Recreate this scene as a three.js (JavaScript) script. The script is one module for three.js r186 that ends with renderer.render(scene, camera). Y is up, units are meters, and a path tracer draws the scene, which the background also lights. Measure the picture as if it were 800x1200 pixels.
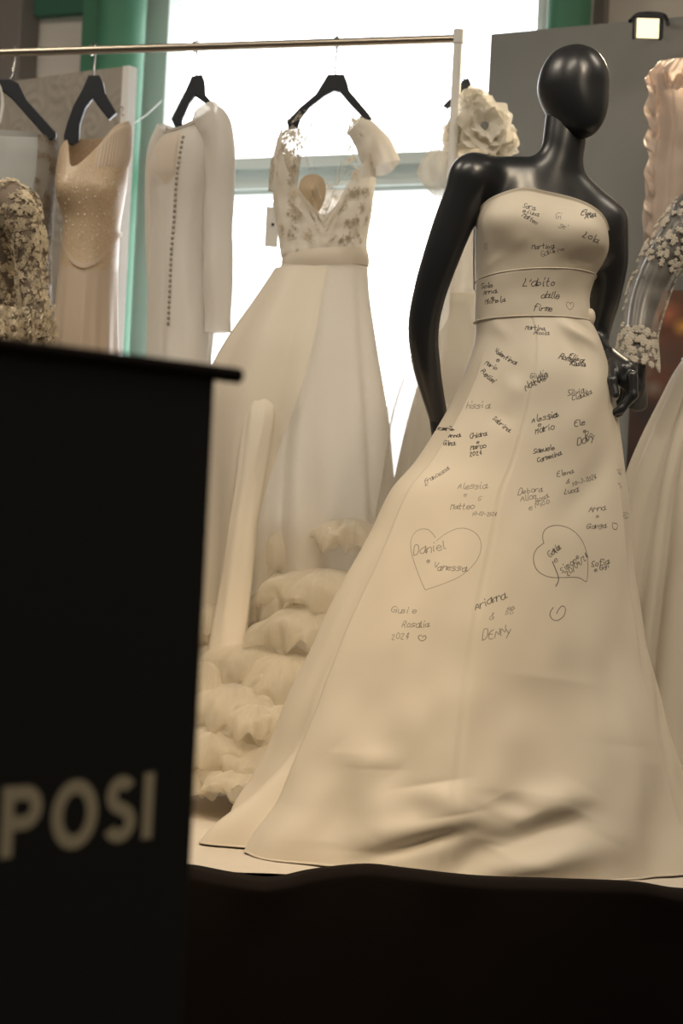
import * as THREE from 'three';
import { mergeGeometries, mergeVertices } from 'three/addons/utils/BufferGeometryUtils.js';
import { RoundedBoxGeometry } from 'three/addons/geometries/RoundedBoxGeometry.js';
import { MarchingCubes } from 'three/addons/objects/MarchingCubes.js';
import { ImprovedNoise } from 'three/addons/math/ImprovedNoise.js';
import { RectAreaLightUniformsLib } from 'three/addons/lights/RectAreaLightUniformsLib.js';

// ---------------------------------------------------------------- camera, sky, exposure
const scene = new THREE.Scene();
const renderer = new THREE.WebGLRenderer({ antialias: true });
renderer.toneMapping = THREE.LinearToneMapping;
renderer.toneMappingExposure = 1.07;
renderer.shadowMap.enabled = true;
RectAreaLightUniformsLib.init();
const EYE = 1.52, ROLL = 0.05, F = 600 / Math.tan(Math.PI / 12), STAGE = 0.79;
const camera = new THREE.PerspectiveCamera(30, 800 / 1200, 0.05, 60);
camera.position.set(0, EYE, 0);
camera.rotation.z = ROLL;
camera.focus = 3.95;
camera.userData.fStop = 3.9;
scene.add(camera);
scene.background = new THREE.Color(0.97, 0.98, 1.0);      // overcast white daylight outside the window
scene.backgroundIntensity = 5;
// the hall's warm track spotlights and the small floodlight are built with their fixtures (see LAMPS below)
const LAMPS = [
  { at: [0.75, 4.05, -2.0], aim: [0.5, 1.75, -4.3], power: 6.5, angle: 0.4 },
  { at: [-0.5, 4.05, -2.0], aim: [-0.2, 0.75, -4.3], power: 16, angle: 0.27, color: [1, 0.72, 0.40] },
  { at: [2.1, 4.05, -2.6], aim: [1.3, 1.5, -4.6], power: 6.5, angle: 0.4 },
];
// long lit ceiling panels over the front of the stage: [x, z, width, depth, radiance]
const PANELS = [[0.9, -2.3, 1.6, 0.4, 13], [-1.3, -2.8, 1.6, 0.4, 17], [0.2, 1.5, 1.6, 0.4, 13], [-2.4, -4.6, 1.2, 0.4, 20], [2.3, -4.2, 1.2, 0.4, 13]];
const WARM = [1.0, 0.82, 0.58];

// ---------------------------------------------------------------- helpers
const PI = Math.PI, V3 = THREE.Vector3, lerp = (a, b, t) => a + (b - a) * t, clamp = (x, a, b) => Math.min(b, Math.max(a, x));
const smooth = (a, b, x) => { const t = clamp((x - a) / (b - a), 0, 1); return t * t * (3 - 2 * t); };
function rng(s) { return () => { s = (s + 0x6d2b79f5) | 0; let t = Math.imul(s ^ (s >>> 15), 1 | s); t = (t + Math.imul(t ^ (t >>> 7), 61 | t)) ^ t; return ((t ^ (t >>> 14)) >>> 0) / 4294967296; }; }
const perlin = new ImprovedNoise(), noise = (x, y, z) => perlin.noise(x, y, z);
const CR = Math.cos(ROLL), SR = Math.sin(ROLL);
// a point of the place: seen at (px, py) of the photograph, d metres away
function P(px, py, d) { const u = (px - 400) / F, v = (600 - py) / F; return new V3(d * (u * CR - v * SR), EYE + d * (u * SR + v * CR), -d); }
const used = new Map();
function numbered(n) { const k = used.get(n) ?? 0; used.set(n, k + 1); return k ? n + '_' + String(k).padStart(3, '0') : n; }
const shadow = (m) => { m.castShadow = m.receiveShadow = true; return m; };
const off = new WeakMap();
function thing(name, label, category, at, group) {
  const o = new THREE.Group(); o.name = numbered(name); o.position.copy(at); o.userData = { label, category }; if (group) o.userData.group = group;
  off.set(o, at.clone()); scene.add(o); return o;
}
// geometry is given in the place's own axes; a part keeps its thing's base as origin
function part(name, geo, mat, parent, label) {
  const g = geo.clone(), o = off.get(parent); g.translate(-o.x, -o.y, -o.z);
  const m = shadow(new THREE.Mesh(g, mat)); m.name = name; if (label) m.userData.label = label;
  off.set(m, o); parent.add(m); return m;
}
function struct(name, geo, mat, label) { const m = shadow(new THREE.Mesh(geo, mat)); m.name = name; m.userData = { kind: 'structure' }; if (label) m.userData.label = label; off.set(m, new V3()); scene.add(m); return m; }
const std = (c, r = 0.7, o = {}) => new THREE.MeshStandardMaterial({ color: new THREE.Color().setRGB(...c), roughness: r, side: THREE.DoubleSide, ...o });
const phys = (c, r = 0.7, o = {}) => new THREE.MeshPhysicalMaterial({ color: new THREE.Color().setRGB(...c), roughness: r, side: THREE.DoubleSide, ...o });
const box = (w, h, d, r = 0.004) => new RoundedBoxGeometry(w, h, d, 2, Math.min(r, w / 2.1, h / 2.1, d / 2.1));
const boxAt = (w, h, d, p, ry = 0, r) => box(w, h, d, r).rotateY(ry).translate(p.x, p.y, p.z);
const merge = (l) => mergeGeometries(l.map((g) => { const h = g.index ? g.toNonIndexed() : g.clone(); for (const k of Object.keys(h.attributes)) if (!['position', 'normal', 'uv'].includes(k)) h.deleteAttribute(k); return h; }));

function gridGeo(n, m, fn, wrap = false) { // fn(s, t) -> V3 ; s across, t down
  const pos = new Float32Array((n + 1) * (m + 1) * 3), uv = new Float32Array((n + 1) * (m + 1) * 2), idx = [];
  for (let j = 0, k = 0; j <= m; j++) for (let i = 0; i <= n; i++, k++) {
    const p = fn(i / n, j / m); pos[3 * k] = p.x; pos[3 * k + 1] = p.y; pos[3 * k + 2] = p.z; uv[2 * k] = i / n; uv[2 * k + 1] = 1 - j / m;
    if (i < n && j < m) { const a = k, b = k + 1, c = k + n + 1, e = c + 1; idx.push(a, c, b, b, c, e); }
  }
  const g = new THREE.BufferGeometry();
  g.setAttribute('position', new THREE.BufferAttribute(pos, 3)); g.setAttribute('uv', new THREE.BufferAttribute(uv, 2)); g.setIndex(idx); g.computeVertexNormals();
  if (wrap) { const N = g.attributes.normal; for (let j = 0; j <= m; j++) { const a = j * (n + 1), b = a + n; const v = new V3(N.getX(a) + N.getX(b), N.getY(a) + N.getY(b), N.getZ(a) + N.getZ(b)).normalize(); N.setXYZ(a, v.x, v.y, v.z); N.setXYZ(b, v.x, v.y, v.z); } }
  return g;
}
// value of column c of rows sorted by their first entry, smoothly between them
function at(rows, y, c, dflt = 0) {
  let i = 0; while (i < rows.length - 2 && y > rows[i + 1][0]) i++;
  const g = (k) => rows[clamp(k, 0, rows.length - 1)], a = g(i), b = g(i + 1), t = clamp((y - a[0]) / (b[0] - a[0]), 0, 1), val = (r) => r[c] ?? dflt;
  const m0 = i > 0 ? (val(b) - val(g(i - 1))) / (b[0] - g(i - 1)[0]) : (val(b) - val(a)) / (b[0] - a[0]);
  const m1 = i + 2 < rows.length ? (val(g(i + 2)) - val(a)) / (g(i + 2)[0] - a[0]) : (val(b) - val(a)) / (b[0] - a[0]);
  const h = b[0] - a[0], t2 = t * t, t3 = t2 * t;
  return (2 * t3 - 3 * t2 + 1) * val(a) + (t3 - 2 * t2 + t) * h * m0 + (-2 * t3 + 3 * t2) * val(b) + (t3 - t2) * h * m1;
}
// a garment: rings round its axis. rows: [height, left, right, distance, half depth in m, tilt]; angle 0 faces the hall, + towards the right
function ringPoint(rows, a, py, r = 0) {
  const l = at(rows, py, 1), R = at(rows, py, 2), d = at(rows, py, 3), rz = at(rows, py, 4), tilt = at(rows, py, 5);
  const c = P((l + R) / 2, py, d), hw = (R - l) / 2 * d / F, s = Math.sin(a), k = Math.cos(a);
  return new V3(c.x + (hw + r) * s, c.y - tilt * hw * s, c.z + (rz + r) * k);
}
function garment(rows, { n = 120, m = 90, a0 = -PI, a1 = PI, y0 = rows[0][0], y1 = rows[rows.length - 1][0], top, bottom, disp } = {}) {
  return gridGeo(n, m, (s, t) => {
    const a = lerp(a0, a1, s), ya = y0 + (top ? top(a) : 0), yb = y1 + (bottom ? bottom(a) : 0), py = lerp(ya, yb, t);
    return ringPoint(rows, a, py, disp ? disp(a, t, py) : 0);
  }, a1 - a0 > 6.2);
}
// folds that hang: n waves round the body, deeper further down
const folds = (n, amp, seed, sharp = 1) => (a, t) => { const w = a * n + 1.3 * noise(Math.cos(a) * 1.5 + seed, Math.sin(a) * 1.5, t * 0.8) * 3; const c = Math.cos(w); return amp * t * (Math.sign(c) * Math.abs(c) ** sharp) + amp * 0.6 * t * noise(Math.cos(a) * 4 + seed, Math.sin(a) * 4, t * 1.5); };
// a sleeve or limb: pts [px, py, d, radius in px]
function sweep(pts, { n = 28, m = 60, disp, flat = 1, cap = false } = {}) {
  const c = new THREE.CatmullRomCurve3(pts.map((p) => P(p[0], p[1], p[2]))), rad = (t) => { const x = t * (pts.length - 1), i = Math.min(pts.length - 2, Math.floor(x)), f = x - i; return lerp(pts[i][3] * pts[i][2], pts[i + 1][3] * pts[i + 1][2], f * f * (3 - 2 * f)) / F; };
  const Z = new V3(0, 0, 1);
  return gridGeo(n, m, (s, t) => {
    const p = c.getPoint(t), T = c.getTangent(t), A = new V3().crossVectors(T, Z).normalize(), B = new V3().crossVectors(A, T).normalize(), a = s * 2 * PI;
    let r = rad(t) + (disp ? disp(a, t) : 0); if (cap) r *= Math.sqrt(Math.max(0, 1 - Math.max(0, (Math.abs(t - 0.5) * 2 - 0.94) / 0.06) ** 2));
    return p.addScaledVector(A, Math.cos(a) * r).addScaledVector(B, Math.sin(a) * r * flat);
  }, true);
}
const wire = (pts, r, n = 40, closed = false) => new THREE.TubeGeometry(new THREE.CatmullRomCurve3(pts.map((p) => (p.isVector3 ? p : P(...p))), closed), n, r, 10, closed);
// a flat-cut solid (a hanger's wood): outline seen at distance d, thick metres deep
function cutout(outline, d, thick, bev = 0.003) {
  const sh = new THREE.Shape(outline.map(([x, y]) => { const p = P(x, y, d); return new THREE.Vector2(p.x, p.y); }));
  return new THREE.ExtrudeGeometry(sh, { depth: thick - 2 * bev, bevelEnabled: true, bevelSize: bev, bevelThickness: bev, bevelOffset: -bev, bevelSegments: 2 }).translate(0, 0, -d - thick / 2 + bev);
}

// ---------------------------------------------------------------- computed textures
function canvasTex(w, h, draw, { srgb = true, repeat } = {}) {
  const c = document.createElement('canvas'); c.width = w; c.height = h; draw(c.getContext('2d'), w, h);
  const t = new THREE.CanvasTexture(c); if (srgb) t.colorSpace = THREE.SRGBColorSpace; t.wrapS = t.wrapT = repeat ? THREE.RepeatWrapping : THREE.ClampToEdgeWrapping; if (repeat) t.repeat.set(...repeat); return t;
}
const copyTex = (t, x, y) => { const c = t.clone(); c.repeat.set(x, y); c.needsUpdate = true; return c; };
// lace: net, flowers, leaves and scrolls, the ground clear
function flower(g, x, y, r, k, rot) { for (let i = 0; i < k; i++) { const a = rot + i * 2 * PI / k; g.beginPath(); g.ellipse(x + Math.cos(a) * r * 0.55, y + Math.sin(a) * r * 0.55, r * 0.52, r * 0.34, a, 0, 7); g.fill(); } }
function laceDraw(seed, dens, net, tone = [232, 224, 208]) {
  return (g, w, h) => {
    const R = rng(seed); g.clearRect(0, 0, w, h);
    const col = (v) => `rgb(${tone.map((t) => Math.round(t * v)).join(',')})`;
    if (net) { g.strokeStyle = col(0.95); g.lineWidth = net; for (let i = -h; i < w; i += 11) { g.beginPath(); g.moveTo(i, 0); g.lineTo(i + h, h); g.moveTo(i + h, 0); g.lineTo(i, h); g.stroke(); } }
    for (let i = 0; i < dens; i++) {
      const x = R() * w, y = R() * h, r = lerp(12, 42, R() * R()), rot = R() * 7, k = 5 + Math.floor(R() * 3), tone2 = lerp(0.8, 1, R());
      for (const dx of [-w, 0, w]) for (const dy of [-h, 0, h]) {
        if (x + dx < -120 || x + dx > w + 120 || y + dy < -120 || y + dy > h + 120) continue;
        g.fillStyle = g.strokeStyle = col(tone2); flower(g, x + dx, y + dy, r, k, rot);
        g.fillStyle = col(tone2 * 0.75); g.beginPath(); g.arc(x + dx, y + dy, r * 0.2, 0, 7); g.fill();
        g.lineWidth = 4; g.beginPath(); g.arc(x + dx + r, y + dy + r * 0.5, r * 1.2, rot, rot + 2.6); g.stroke();
        g.fillStyle = col(tone2 * 0.95); for (let q = 0; q < 3; q++) { g.beginPath(); g.ellipse(x + dx + Math.cos(rot + q) * r * 1.6, y + dy + Math.sin(rot + q) * r * 1.6, r * 0.4, r * 0.17, rot + q * 1.3, 0, 7); g.fill(); }
      }
    }
  };
}
const noiseTex = (w, h, f, seed, lo = 0, hi = 255) => canvasTex(w, h, (g) => { const im = g.createImageData(w, h); for (let y = 0, k = 0; y < h; y++) for (let x = 0; x < w; x++, k += 4) { const v = clamp(f(x / w, y / h, seed), 0, 1); im.data[k] = im.data[k + 1] = im.data[k + 2] = lerp(lo, hi, v); im.data[k + 3] = 255; } g.putImageData(im, 0, 0); }, { srgb: false, repeat: [1, 1] });
const weave = noiseTex(256, 256, (x, y) => 0.5 + 0.25 * Math.sin(x * 2 * PI * 64) * Math.sin(y * 2 * PI * 64) + 0.25 * noise(x * 9, y * 9, 2), 1);
const plaster = noiseTex(256, 256, (x, y) => 0.5 + 0.3 * noise(x * 8, y * 8, 1) + 0.25 * noise(x * 40, y * 40, 4), 1);

// ---------------------------------------------------------------- materials
const M = {
  wall: std([0.62, 0.56, 0.49], 0.9, { bumpMap: copyTex(plaster, 4, 4), bumpScale: 0.002 }),
  hall: std([0.22, 0.19, 0.16], 0.95, { bumpMap: copyTex(plaster, 8, 8), bumpScale: 0.002 }),
  floor: std([0.05, 0.04, 0.035], 0.7),
  ceiling: std([0.25, 0.23, 0.21], 0.95),
  green: std([0.06, 0.20, 0.115], 0.6), greenDark: std([0.035, 0.13, 0.075], 0.6),
  frame: std([0.60, 0.66, 0.63], 0.5),
  glass: phys([1, 1, 1], 0.02, { transmission: 1, thickness: 0, ior: 1.45 }),
  post: std([0.20, 0.175, 0.155], 0.8),
  screen: std([0.24, 0.245, 0.24], 0.9, { bumpMap: copyTex(weave, 20, 20), bumpScale: 0.0006 }),
  stageWood: std([0.06, 0.05, 0.045], 0.8),
  black: phys([0.0085, 0.0055, 0.0042], 0.95, { specularIntensity: 0.25, bumpMap: copyTex(weave, 24, 8), bumpScale: 0.0005 }),
  stageCloth: std([0.62, 0.56, 0.49], 0.85, { bumpMap: copyTex(weave, 30, 30), bumpScale: 0.0004 }),
  hanger: std([0.013, 0.017, 0.026], 0.45),
  steel: std([0.62, 0.58, 0.54], 0.28, { metalness: 1 }),
  brass: std([0.47, 0.41, 0.34], 0.35, { metalness: 1 }),
  white: std([0.85, 0.845, 0.83], 0.6),
  mannequin: phys([0.018, 0.020, 0.024], 0.34, { clearcoat: 0.35, clearcoatRoughness: 0.25 }),
  satin: phys([0.66, 0.60, 0.51], 0.5, { sheen: 0.3, sheenRoughness: 0.5 }),
  champagne: phys([0.70, 0.58, 0.46], 0.6, { transmission: 0.22, thickness: 0 }),
  crepe: phys([0.78, 0.74, 0.68], 0.85, { transmission: 0.4, thickness: 0, bumpMap: copyTex(weave, 12, 24), bumpScale: 0.0004 }),
  yoke: phys([0.82, 0.73, 0.64], 0.85, { transmission: 0.45, thickness: 0 }),
  ivory: phys([0.77, 0.72, 0.64], 0.8, { transmission: 0.38, thickness: 0 }),
  satinIvory: phys([0.72, 0.65, 0.55], 0.5, { sheen: 0.3 }),
  tulle: phys([0.84, 0.79, 0.71], 0.95, { transmission: 0.55, thickness: 0 }),
  sheer: phys([0.72, 0.67, 0.58], 0.9, { transparent: true, opacity: 0.55, transmission: 0.4, thickness: 0 }),
  veil: phys([0.75, 0.72, 0.68], 0.9, { transparent: true, opacity: 0.16 }),
  paleVeil: phys([0.66, 0.70, 0.70], 0.9, { transparent: true, opacity: 0.5 }),
  nude: phys([0.52, 0.40, 0.27], 0.8, { transmission: 0.25, thickness: 0 }),
  petal: phys([0.86, 0.83, 0.76], 0.85, { transmission: 0.4, thickness: 0 }),
  blush: phys([0.60, 0.50, 0.44], 0.85, { transmission: 0.2, thickness: 0 }),
  bead: std([0.95, 0.9, 0.8], 0.2),
};
// ---------------------------------------------------------------- the room: its back wall turns 25 degrees away to the left
const YAW = -25 * PI / 180, WALL0 = new V3(0, 0, -6.6);
const ROOM = new THREE.Matrix4().makeRotationY(YAW).setPosition(WALL0);
const inRoom = (g) => g.applyMatrix4(ROOM);
const room = (x, y, z) => new V3(x, y, z).applyMatrix4(ROOM);
// where the line of sight through a pixel meets the plane z metres in front of the back wall: [along the wall, height]
const ROOMI = ROOM.clone().invert();
function onWall(px, py, z = 0) { const o = new V3(0, EYE, 0).applyMatrix4(ROOMI), q = P(px, py, 1).applyMatrix4(ROOMI).sub(o), k = (z - o.z) / q.z; return [o.x + q.x * k, o.y + q.y * k]; }
const rbox = (x0, x1, y0, y1, z0, z1, r = 0.004) => inRoom(box(x1 - x0, y1 - y0, z1 - z0, r).translate((x0 + x1) / 2, (y0 + y1) / 2, (z0 + z1) / 2));
const H = 4.5, XL = -4.6, XR = 5.2, ZB = 10.5;
const wx = (px) => onWall(px, 200)[0];
const [W0, WTOP] = onWall(166, -45), W1 = wx(642), WBOT = 0.62;
struct('floor', rbox(XL - 0.2, XR + 0.2, -0.2, 0, -0.3, ZB + 0.2), M.floor);
struct('ceiling', rbox(XL - 0.2, XR + 0.2, H, H + 0.2, -0.3, ZB + 0.2), M.ceiling);
struct('wall_left', rbox(XL - 0.2, XL, 0, H, -0.3, ZB + 0.2), M.hall);
struct('wall_right', rbox(XR, XR + 0.2, 0, H, -0.3, ZB + 0.2), M.hall);
struct('wall_front', rbox(XL, XR, 0, H, ZB, ZB + 0.2), M.hall);
struct('wall_back', merge([rbox(XL, W0, 0, H, -0.25, 0), rbox(W1, XR, 0, H, -0.25, 0), rbox(W0, W1, WTOP, H, -0.25, 0), rbox(W0, W1, 0, WBOT, -0.25, 0)]), M.wall);
{ // window: stiles, head, sill, a transom in stepped profile, panes
  const a = wx(192), b = wx(622), [, t0] = onWall(380, 181), [, t1] = onWall(380, 226), [, hd] = onWall(380, -14);
  const win = new THREE.Group(); win.name = 'window_1'; win.userData = { kind: 'structure' }; off.set(win, new V3()); scene.add(win);
  part('stile', merge([rbox(W0, a, WBOT, WTOP, -0.12, 0.02), rbox(W0, W0 + 0.045, WBOT, WTOP, -0.02, 0.06)]), M.frame, win);
  part('stile', merge([rbox(b, W1, WBOT, WTOP, -0.12, 0.02), rbox(W1 - 0.035, W1, WBOT, WTOP, -0.02, 0.05)]), M.frame, win);
  part('window_head', rbox(a, b, hd, WTOP, -0.12, 0.02), M.frame, win);
  part('sill', rbox(W0 - 0.05, W1 + 0.05, WBOT - 0.05, WBOT + 0.03, -0.2, 0.12), M.frame, win);
  const th = t0 - t1;
  part('transom', merge([rbox(a, b, t1, t0, -0.12, 0.0), rbox(a, b, t1 + th * 0.62, t0 - 0.01, -0.02, 0.045), rbox(a, b, t1 + th * 0.12, t1 + th * 0.3, -0.02, 0.025)]), M.frame, win);
  part('pane', rbox(a - 0.01, b + 0.01, t0 - 0.01, hd + 0.01, -0.09, -0.086, 0.001), M.glass, win);
  part('pane', rbox(a - 0.01, b + 0.01, WBOT + 0.02, t1 + 0.01, -0.09, -0.086, 0.001), M.glass, win);
}
// green columns and frames either side of the window
const column = (p0, p1, z, r) => { const x0 = onWall(p0, 40, z)[0], x1 = onWall(p1, 40, z)[0], R = (x1 - x0) / 2; return inRoom(new THREE.CylinderGeometry(R, R, H, 40).translate((x0 + x1) / 2, H / 2, z)); };
struct('trim_1', column(117, 166, 0.2), M.green, 'round glossy green column left of the window');
struct('trim_2', rbox(wx(96), wx(120), 0, H, 0, 0.05), M.green, 'flat green upright left of the column');
{ const [x0, y1] = onWall(22, -30, 0.04), [, y0] = onWall(60, 18, 0.04); struct('trim_3', rbox(x0, wx(97), y0, y1, 0, 0.05), M.greenDark, 'dark green cross beam at top left'); }
{ const [x0] = onWall(23, 40, 0.02), [, y1] = onWall(60, 16, 0.02), x1 = onWall(37, 40, 0.02)[0]; struct('trim_4', rbox(x0, x1, 0.9, y1, 0, 0.03), M.wall, 'pale upright strip beside the dark post'); }
struct('trim_5', column(641, 690, 0.16), M.green, 'round green column right of the window');
{ const [x1] = onWall(21, 90, 0.13); struct('trim_6', rbox(x1 - 0.4, x1, 0, H, 0.01, 0.13, 0.01), M.post, 'dark brown square post at far left'); }
struct('trim_7', rbox(wx(690), wx(704), 0, H, 0, 0.04), M.post, 'narrow dark strip right of the green column');

// ---------------------------------------------------------------- the stage, its white cloth and its black front
{
  const zf = -3.79, pts = [[-2.3, zf], [2.7, zf], [2.7, -5.1], [-2.3, -7.35]];
  const sh = new THREE.Shape(pts.map(([x, z]) => new THREE.Vector2(x, -z)));
  struct('stage_floor', new THREE.ExtrudeGeometry(sh, { depth: STAGE - 0.006, bevelEnabled: false }).rotateX(-PI / 2), M.stageWood);
}
const cloth = thing('stage_cloth', 'cream white cloth spread over the stage floor under the gowns', 'cloth', new V3(0.2, STAGE, -5));
part('sheet', gridGeo(140, 60, (s, t) => {
  const x = lerp(-2.28, 2.68, s), zb = lerp(-7.3, -5.1, s) + 0.03, z = lerp(zb, -3.8, t);
  return new V3(x, STAGE + 0.004 + 0.006 * Math.max(0, noise(x * 5, z * 6, 1)) + 0.004 * Math.max(0, noise(x * 14, z * 11, 3)), z);
}), M.stageCloth, cloth);
const skirtTop = [[-600, 1002], [100, 1005], [220, 1018], [262, 1026], [308, 1033], [335, 1030], [375, 1020], [430, 1014], [475, 1019], [560, 1029], [650, 1032], [750, 1036], [800, 1045], [1000, 1052], [1400, 1075]];
const valance = thing('stage_skirt', 'black cloth skirting hanging along the stage edge with a wavy top', 'stage skirt', new V3(0.2, 0, -3.72));
part('drape', gridGeo(220, 50, (s, t) => {
  const px = lerp(-560, 1380, s), top = P(px, at(skirtTop, px, 1), 3.72), x = top.x, fold = 0.012 * noise(x * 7, 0.3, 2) + 0.01 * Math.sin(x * 17 + 2 * noise(x * 2, 1, 1));
  if (t < 0.2) { const k = t / 0.2, an = k * PI / 2; return new V3(x, lerp(Math.min(top.y - 0.012, STAGE + 0.008), top.y, Math.sin(an)), -3.815 + 0.095 * (1 - Math.cos(an))); }
  const k = (t - 0.2) / 0.8; return new V3(x, lerp(top.y, 0.005, k ** 1.5), -3.72 + 0.028 * smooth(0, 0.06, k) + fold * smooth(0.02, 0.3, k));
}), M.black, valance);

// ---------------------------------------------------------------- black roll-up banner close to the camera
{
  const b0 = new V3(-0.12706, 0, -1.8), an = 50 * PI / 180, ex = new V3(Math.cos(an), 0, -Math.sin(an)), nz = new V3(Math.sin(an), 0, Math.cos(an));
  const Wd = 0.85, top = 1.647, yaw = an, Bp = (s, y, o = 0) => b0.clone().addScaledVector(ex, s).addScaledVector(nz, o).setY(y);
  const bn = thing('roll_up_banner', 'black roll-up banner with large pale capital letters, blurred close to the camera', 'banner', Bp(-Wd / 2, 0));
  const tex = canvasTex(1024, 2048, (g, w, h) => {
    g.fillStyle = 'rgb(44,44,45)'; g.fillRect(0, 0, w, h);
    const X = (s) => (s + Wd) / Wd * w, Y = (y) => (top - y) / (top - 0.06) * h, L = (pts) => { g.beginPath(); pts.forEach(([s, y], i) => (i ? g.lineTo : g.moveTo).call(g, X(s), Y(y))); g.stroke(); };
    g.strokeStyle = 'rgb(205,195,168)'; g.lineCap = 'butt'; g.lineJoin = 'miter'; g.lineWidth = 0.0135 / Wd * w;
    const y0 = 1.2115, y1 = 1.2725, k = 0.0066, arc = (s, y, r, ry, a, b, cw) => { const pts = []; for (let i = 0; i <= 40; i++) { const q = lerp(a, b, i / 40); pts.push([s + r * Math.cos(q), y + ry * Math.sin(q)]); } return pts; };
    L([[-0.2255, y0], [-0.2255, y1]]); // P
    L([[-0.2255, y1 - k], [-0.208, y1 - k], ...arc(-0.2075, y1 - 0.0195, 0.0135, 0.0129, PI / 2, -PI / 2), [-0.2255, y1 - 0.0324]]);
    L(arc(-0.149, (y0 + y1) / 2, 0.0205, 0.0245, 0, 2 * PI + 0.1)); // O
    L([...arc(-0.0935, y1 - 0.0178, 0.0115, 0.0112, 0.55, PI * 1.36), ...arc(-0.0945, y0 + 0.0182, 0.0132, 0.0118, PI * 0.36, -PI * 0.86)]); // S
    L([[-0.0592, y0], [-0.0592, y1]]); // I
  });
  const fab = phys([1, 1, 1], 0.95, { map: tex, specularIntensity: 0.3 });
  const face = gridGeo(1, 1, (s, t) => Bp(lerp(-Wd, 0, s), lerp(top, 0.06, t), 0.002)), back = gridGeo(1, 1, (s, t) => Bp(lerp(-Wd, 0, s), lerp(top, 0.06, t), 0));
  part('panel', face, fab, bn); part('backing', back, M.black, bn);
  const bar = (r, s0, s1, y, m, name) => part(name, new THREE.CylinderGeometry(r, r, s1 - s0, 20).rotateZ(PI / 2).rotateY(yaw).translate(...Bp((s0 + s1) / 2, y, 0).toArray()), m, bn);
  bar(0.0075, -Wd - 0.034, 0.034, 1.645, M.black, 'top_bar');
  const bx = box(Wd + 0.04, 0.07, 0.14, 0.02).rotateY(yaw); const q = Bp(-Wd / 2, 0.035); part('base', bx.translate(q.x, q.y, q.z), M.hanger, bn);
}

// ---------------------------------------------------------------- warm spotlights under the ceiling, each a lamp with its light
const glow = new THREE.MeshStandardMaterial({ color: 0x000000, emissive: new THREE.Color(...WARM), emissiveIntensity: 6 });
LAMPS.forEach((l, i) => {
  const p = new V3(...l.at), q = new V3(...l.aim), dir = q.clone().sub(p).normalize(), qt = new THREE.Quaternion().setFromUnitVectors(new V3(0, -1, 0), dir);
  const t = thing('spotlight', ['black ceiling spotlight aimed at the signed gown', 'black ceiling spotlight aimed at the hem and train of the signed gown', 'black ceiling spotlight aimed at the right-hand gowns'][i], 'spotlight', new V3(p.x, H, p.z), 'ceiling spotlights over the stage');
  const put = (g) => g.applyQuaternion(qt).translate(p.x, p.y, p.z);
  part('stem', new THREE.CylinderGeometry(0.012, 0.012, H - p.y - 0.02, 12).translate(p.x, (H + p.y) / 2 + 0.01, p.z), M.hanger, t);
  part('housing', put(new THREE.LatheGeometry([[0, 0.11], [0.05, 0.11], [0.058, 0.09], [0.06, -0.07], [0.054, -0.07], [0.052, -0.045]].map((v) => new THREE.Vector2(...v)), 28)), M.hanger, t);
  part('lens', put(new THREE.CylinderGeometry(0.05, 0.05, 0.006, 28).translate(0, -0.05, 0)), glow, t);
  const s = new THREE.SpotLight(new THREE.Color(...(l.color ?? WARM)), l.power, 0, l.angle, 0.7, 2); s.position.copy(p).addScaledVector(dir, 0.075); s.target.position.copy(q);
  s.castShadow = true; s.shadow.radius = 2; scene.add(s, s.target);
});

PANELS.forEach(([x, z, w, d, k], i) => {
  const t = thing('ceiling_light', ['long lit ceiling panel over the gown side of the stage front', 'long lit ceiling panel over the rack side of the stage front', 'long lit ceiling panel over the hall behind the banner', 'short lit ceiling panel above the rose board', 'short lit ceiling panel above the grey screen'][i], 'ceiling light', new V3(x, H, z), 'ceiling panels');
  part('frame', box(w + 0.06, 0.05, d + 0.06, 0.01).translate(x, H - 0.025, z), M.white, t);
  part('diffuser', box(w, 0.01, d, 0.002).translate(x, H - 0.055, z), new THREE.MeshStandardMaterial({ color: 0, emissive: new THREE.Color(1, 0.88, 0.71), emissiveIntensity: 2 }), t);
  const l = new THREE.RectAreaLight(new THREE.Color(1, 0.88, 0.71), k, w, d); l.position.set(x, H - 0.065, z); l.lookAt(x, 0, z); scene.add(l);
});

// ---------------------------------------------------------------- rack
const RD = (px) => lerp(5.35, 4.9, clamp(px / 537, -0.7, 1.2));           // the rail comes nearer towards the right
const railY = (px) => lerp(62, 45.5, px / 537);
{
  const a = P(-330, railY(-330), RD(-330)), b = P(537, 45.5, 4.9), rk = thing('clothes_rack', 'metal garment rack with a long rail in front of the window', 'clothes rack', new V3((a.x + b.x) / 2, STAGE, (a.z + b.z) / 2));
  part('rail', wire([a, a.clone().lerp(b, 0.5), b], 0.0115), M.brass, rk, 'brass toned rail');
  for (const [e, n] of [[a, 0], [b, 1]]) {
    part('post', new THREE.CylinderGeometry(0.012, 0.012, e.y - STAGE + 0.01, 20).translate(e.x, (e.y + 0.01 + STAGE) / 2, e.z), M.white, rk);
    part('post_cap', new THREE.CylinderGeometry(0.0145, 0.0145, 0.035, 20).translate(e.x, e.y + 0.006, e.z), M.white, rk);
    part('foot', boxAt(0.03, 0.02, 0.5, new V3(e.x, STAGE + 0.016, e.z), -0.3), M.white, rk);
  }
  for (const px of [107, 228, 394]) { const c = P(px, railY(px), RD(px)), dir = b.clone().sub(a).normalize(); part('stop_ring', new THREE.TorusGeometry(0.0125, 0.0035, 8, 20).applyQuaternion(new THREE.Quaternion().setFromUnitVectors(new V3(0, 0, 1), dir)).translate(c.x, c.y, c.z), M.brass, rk); }
}
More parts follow.
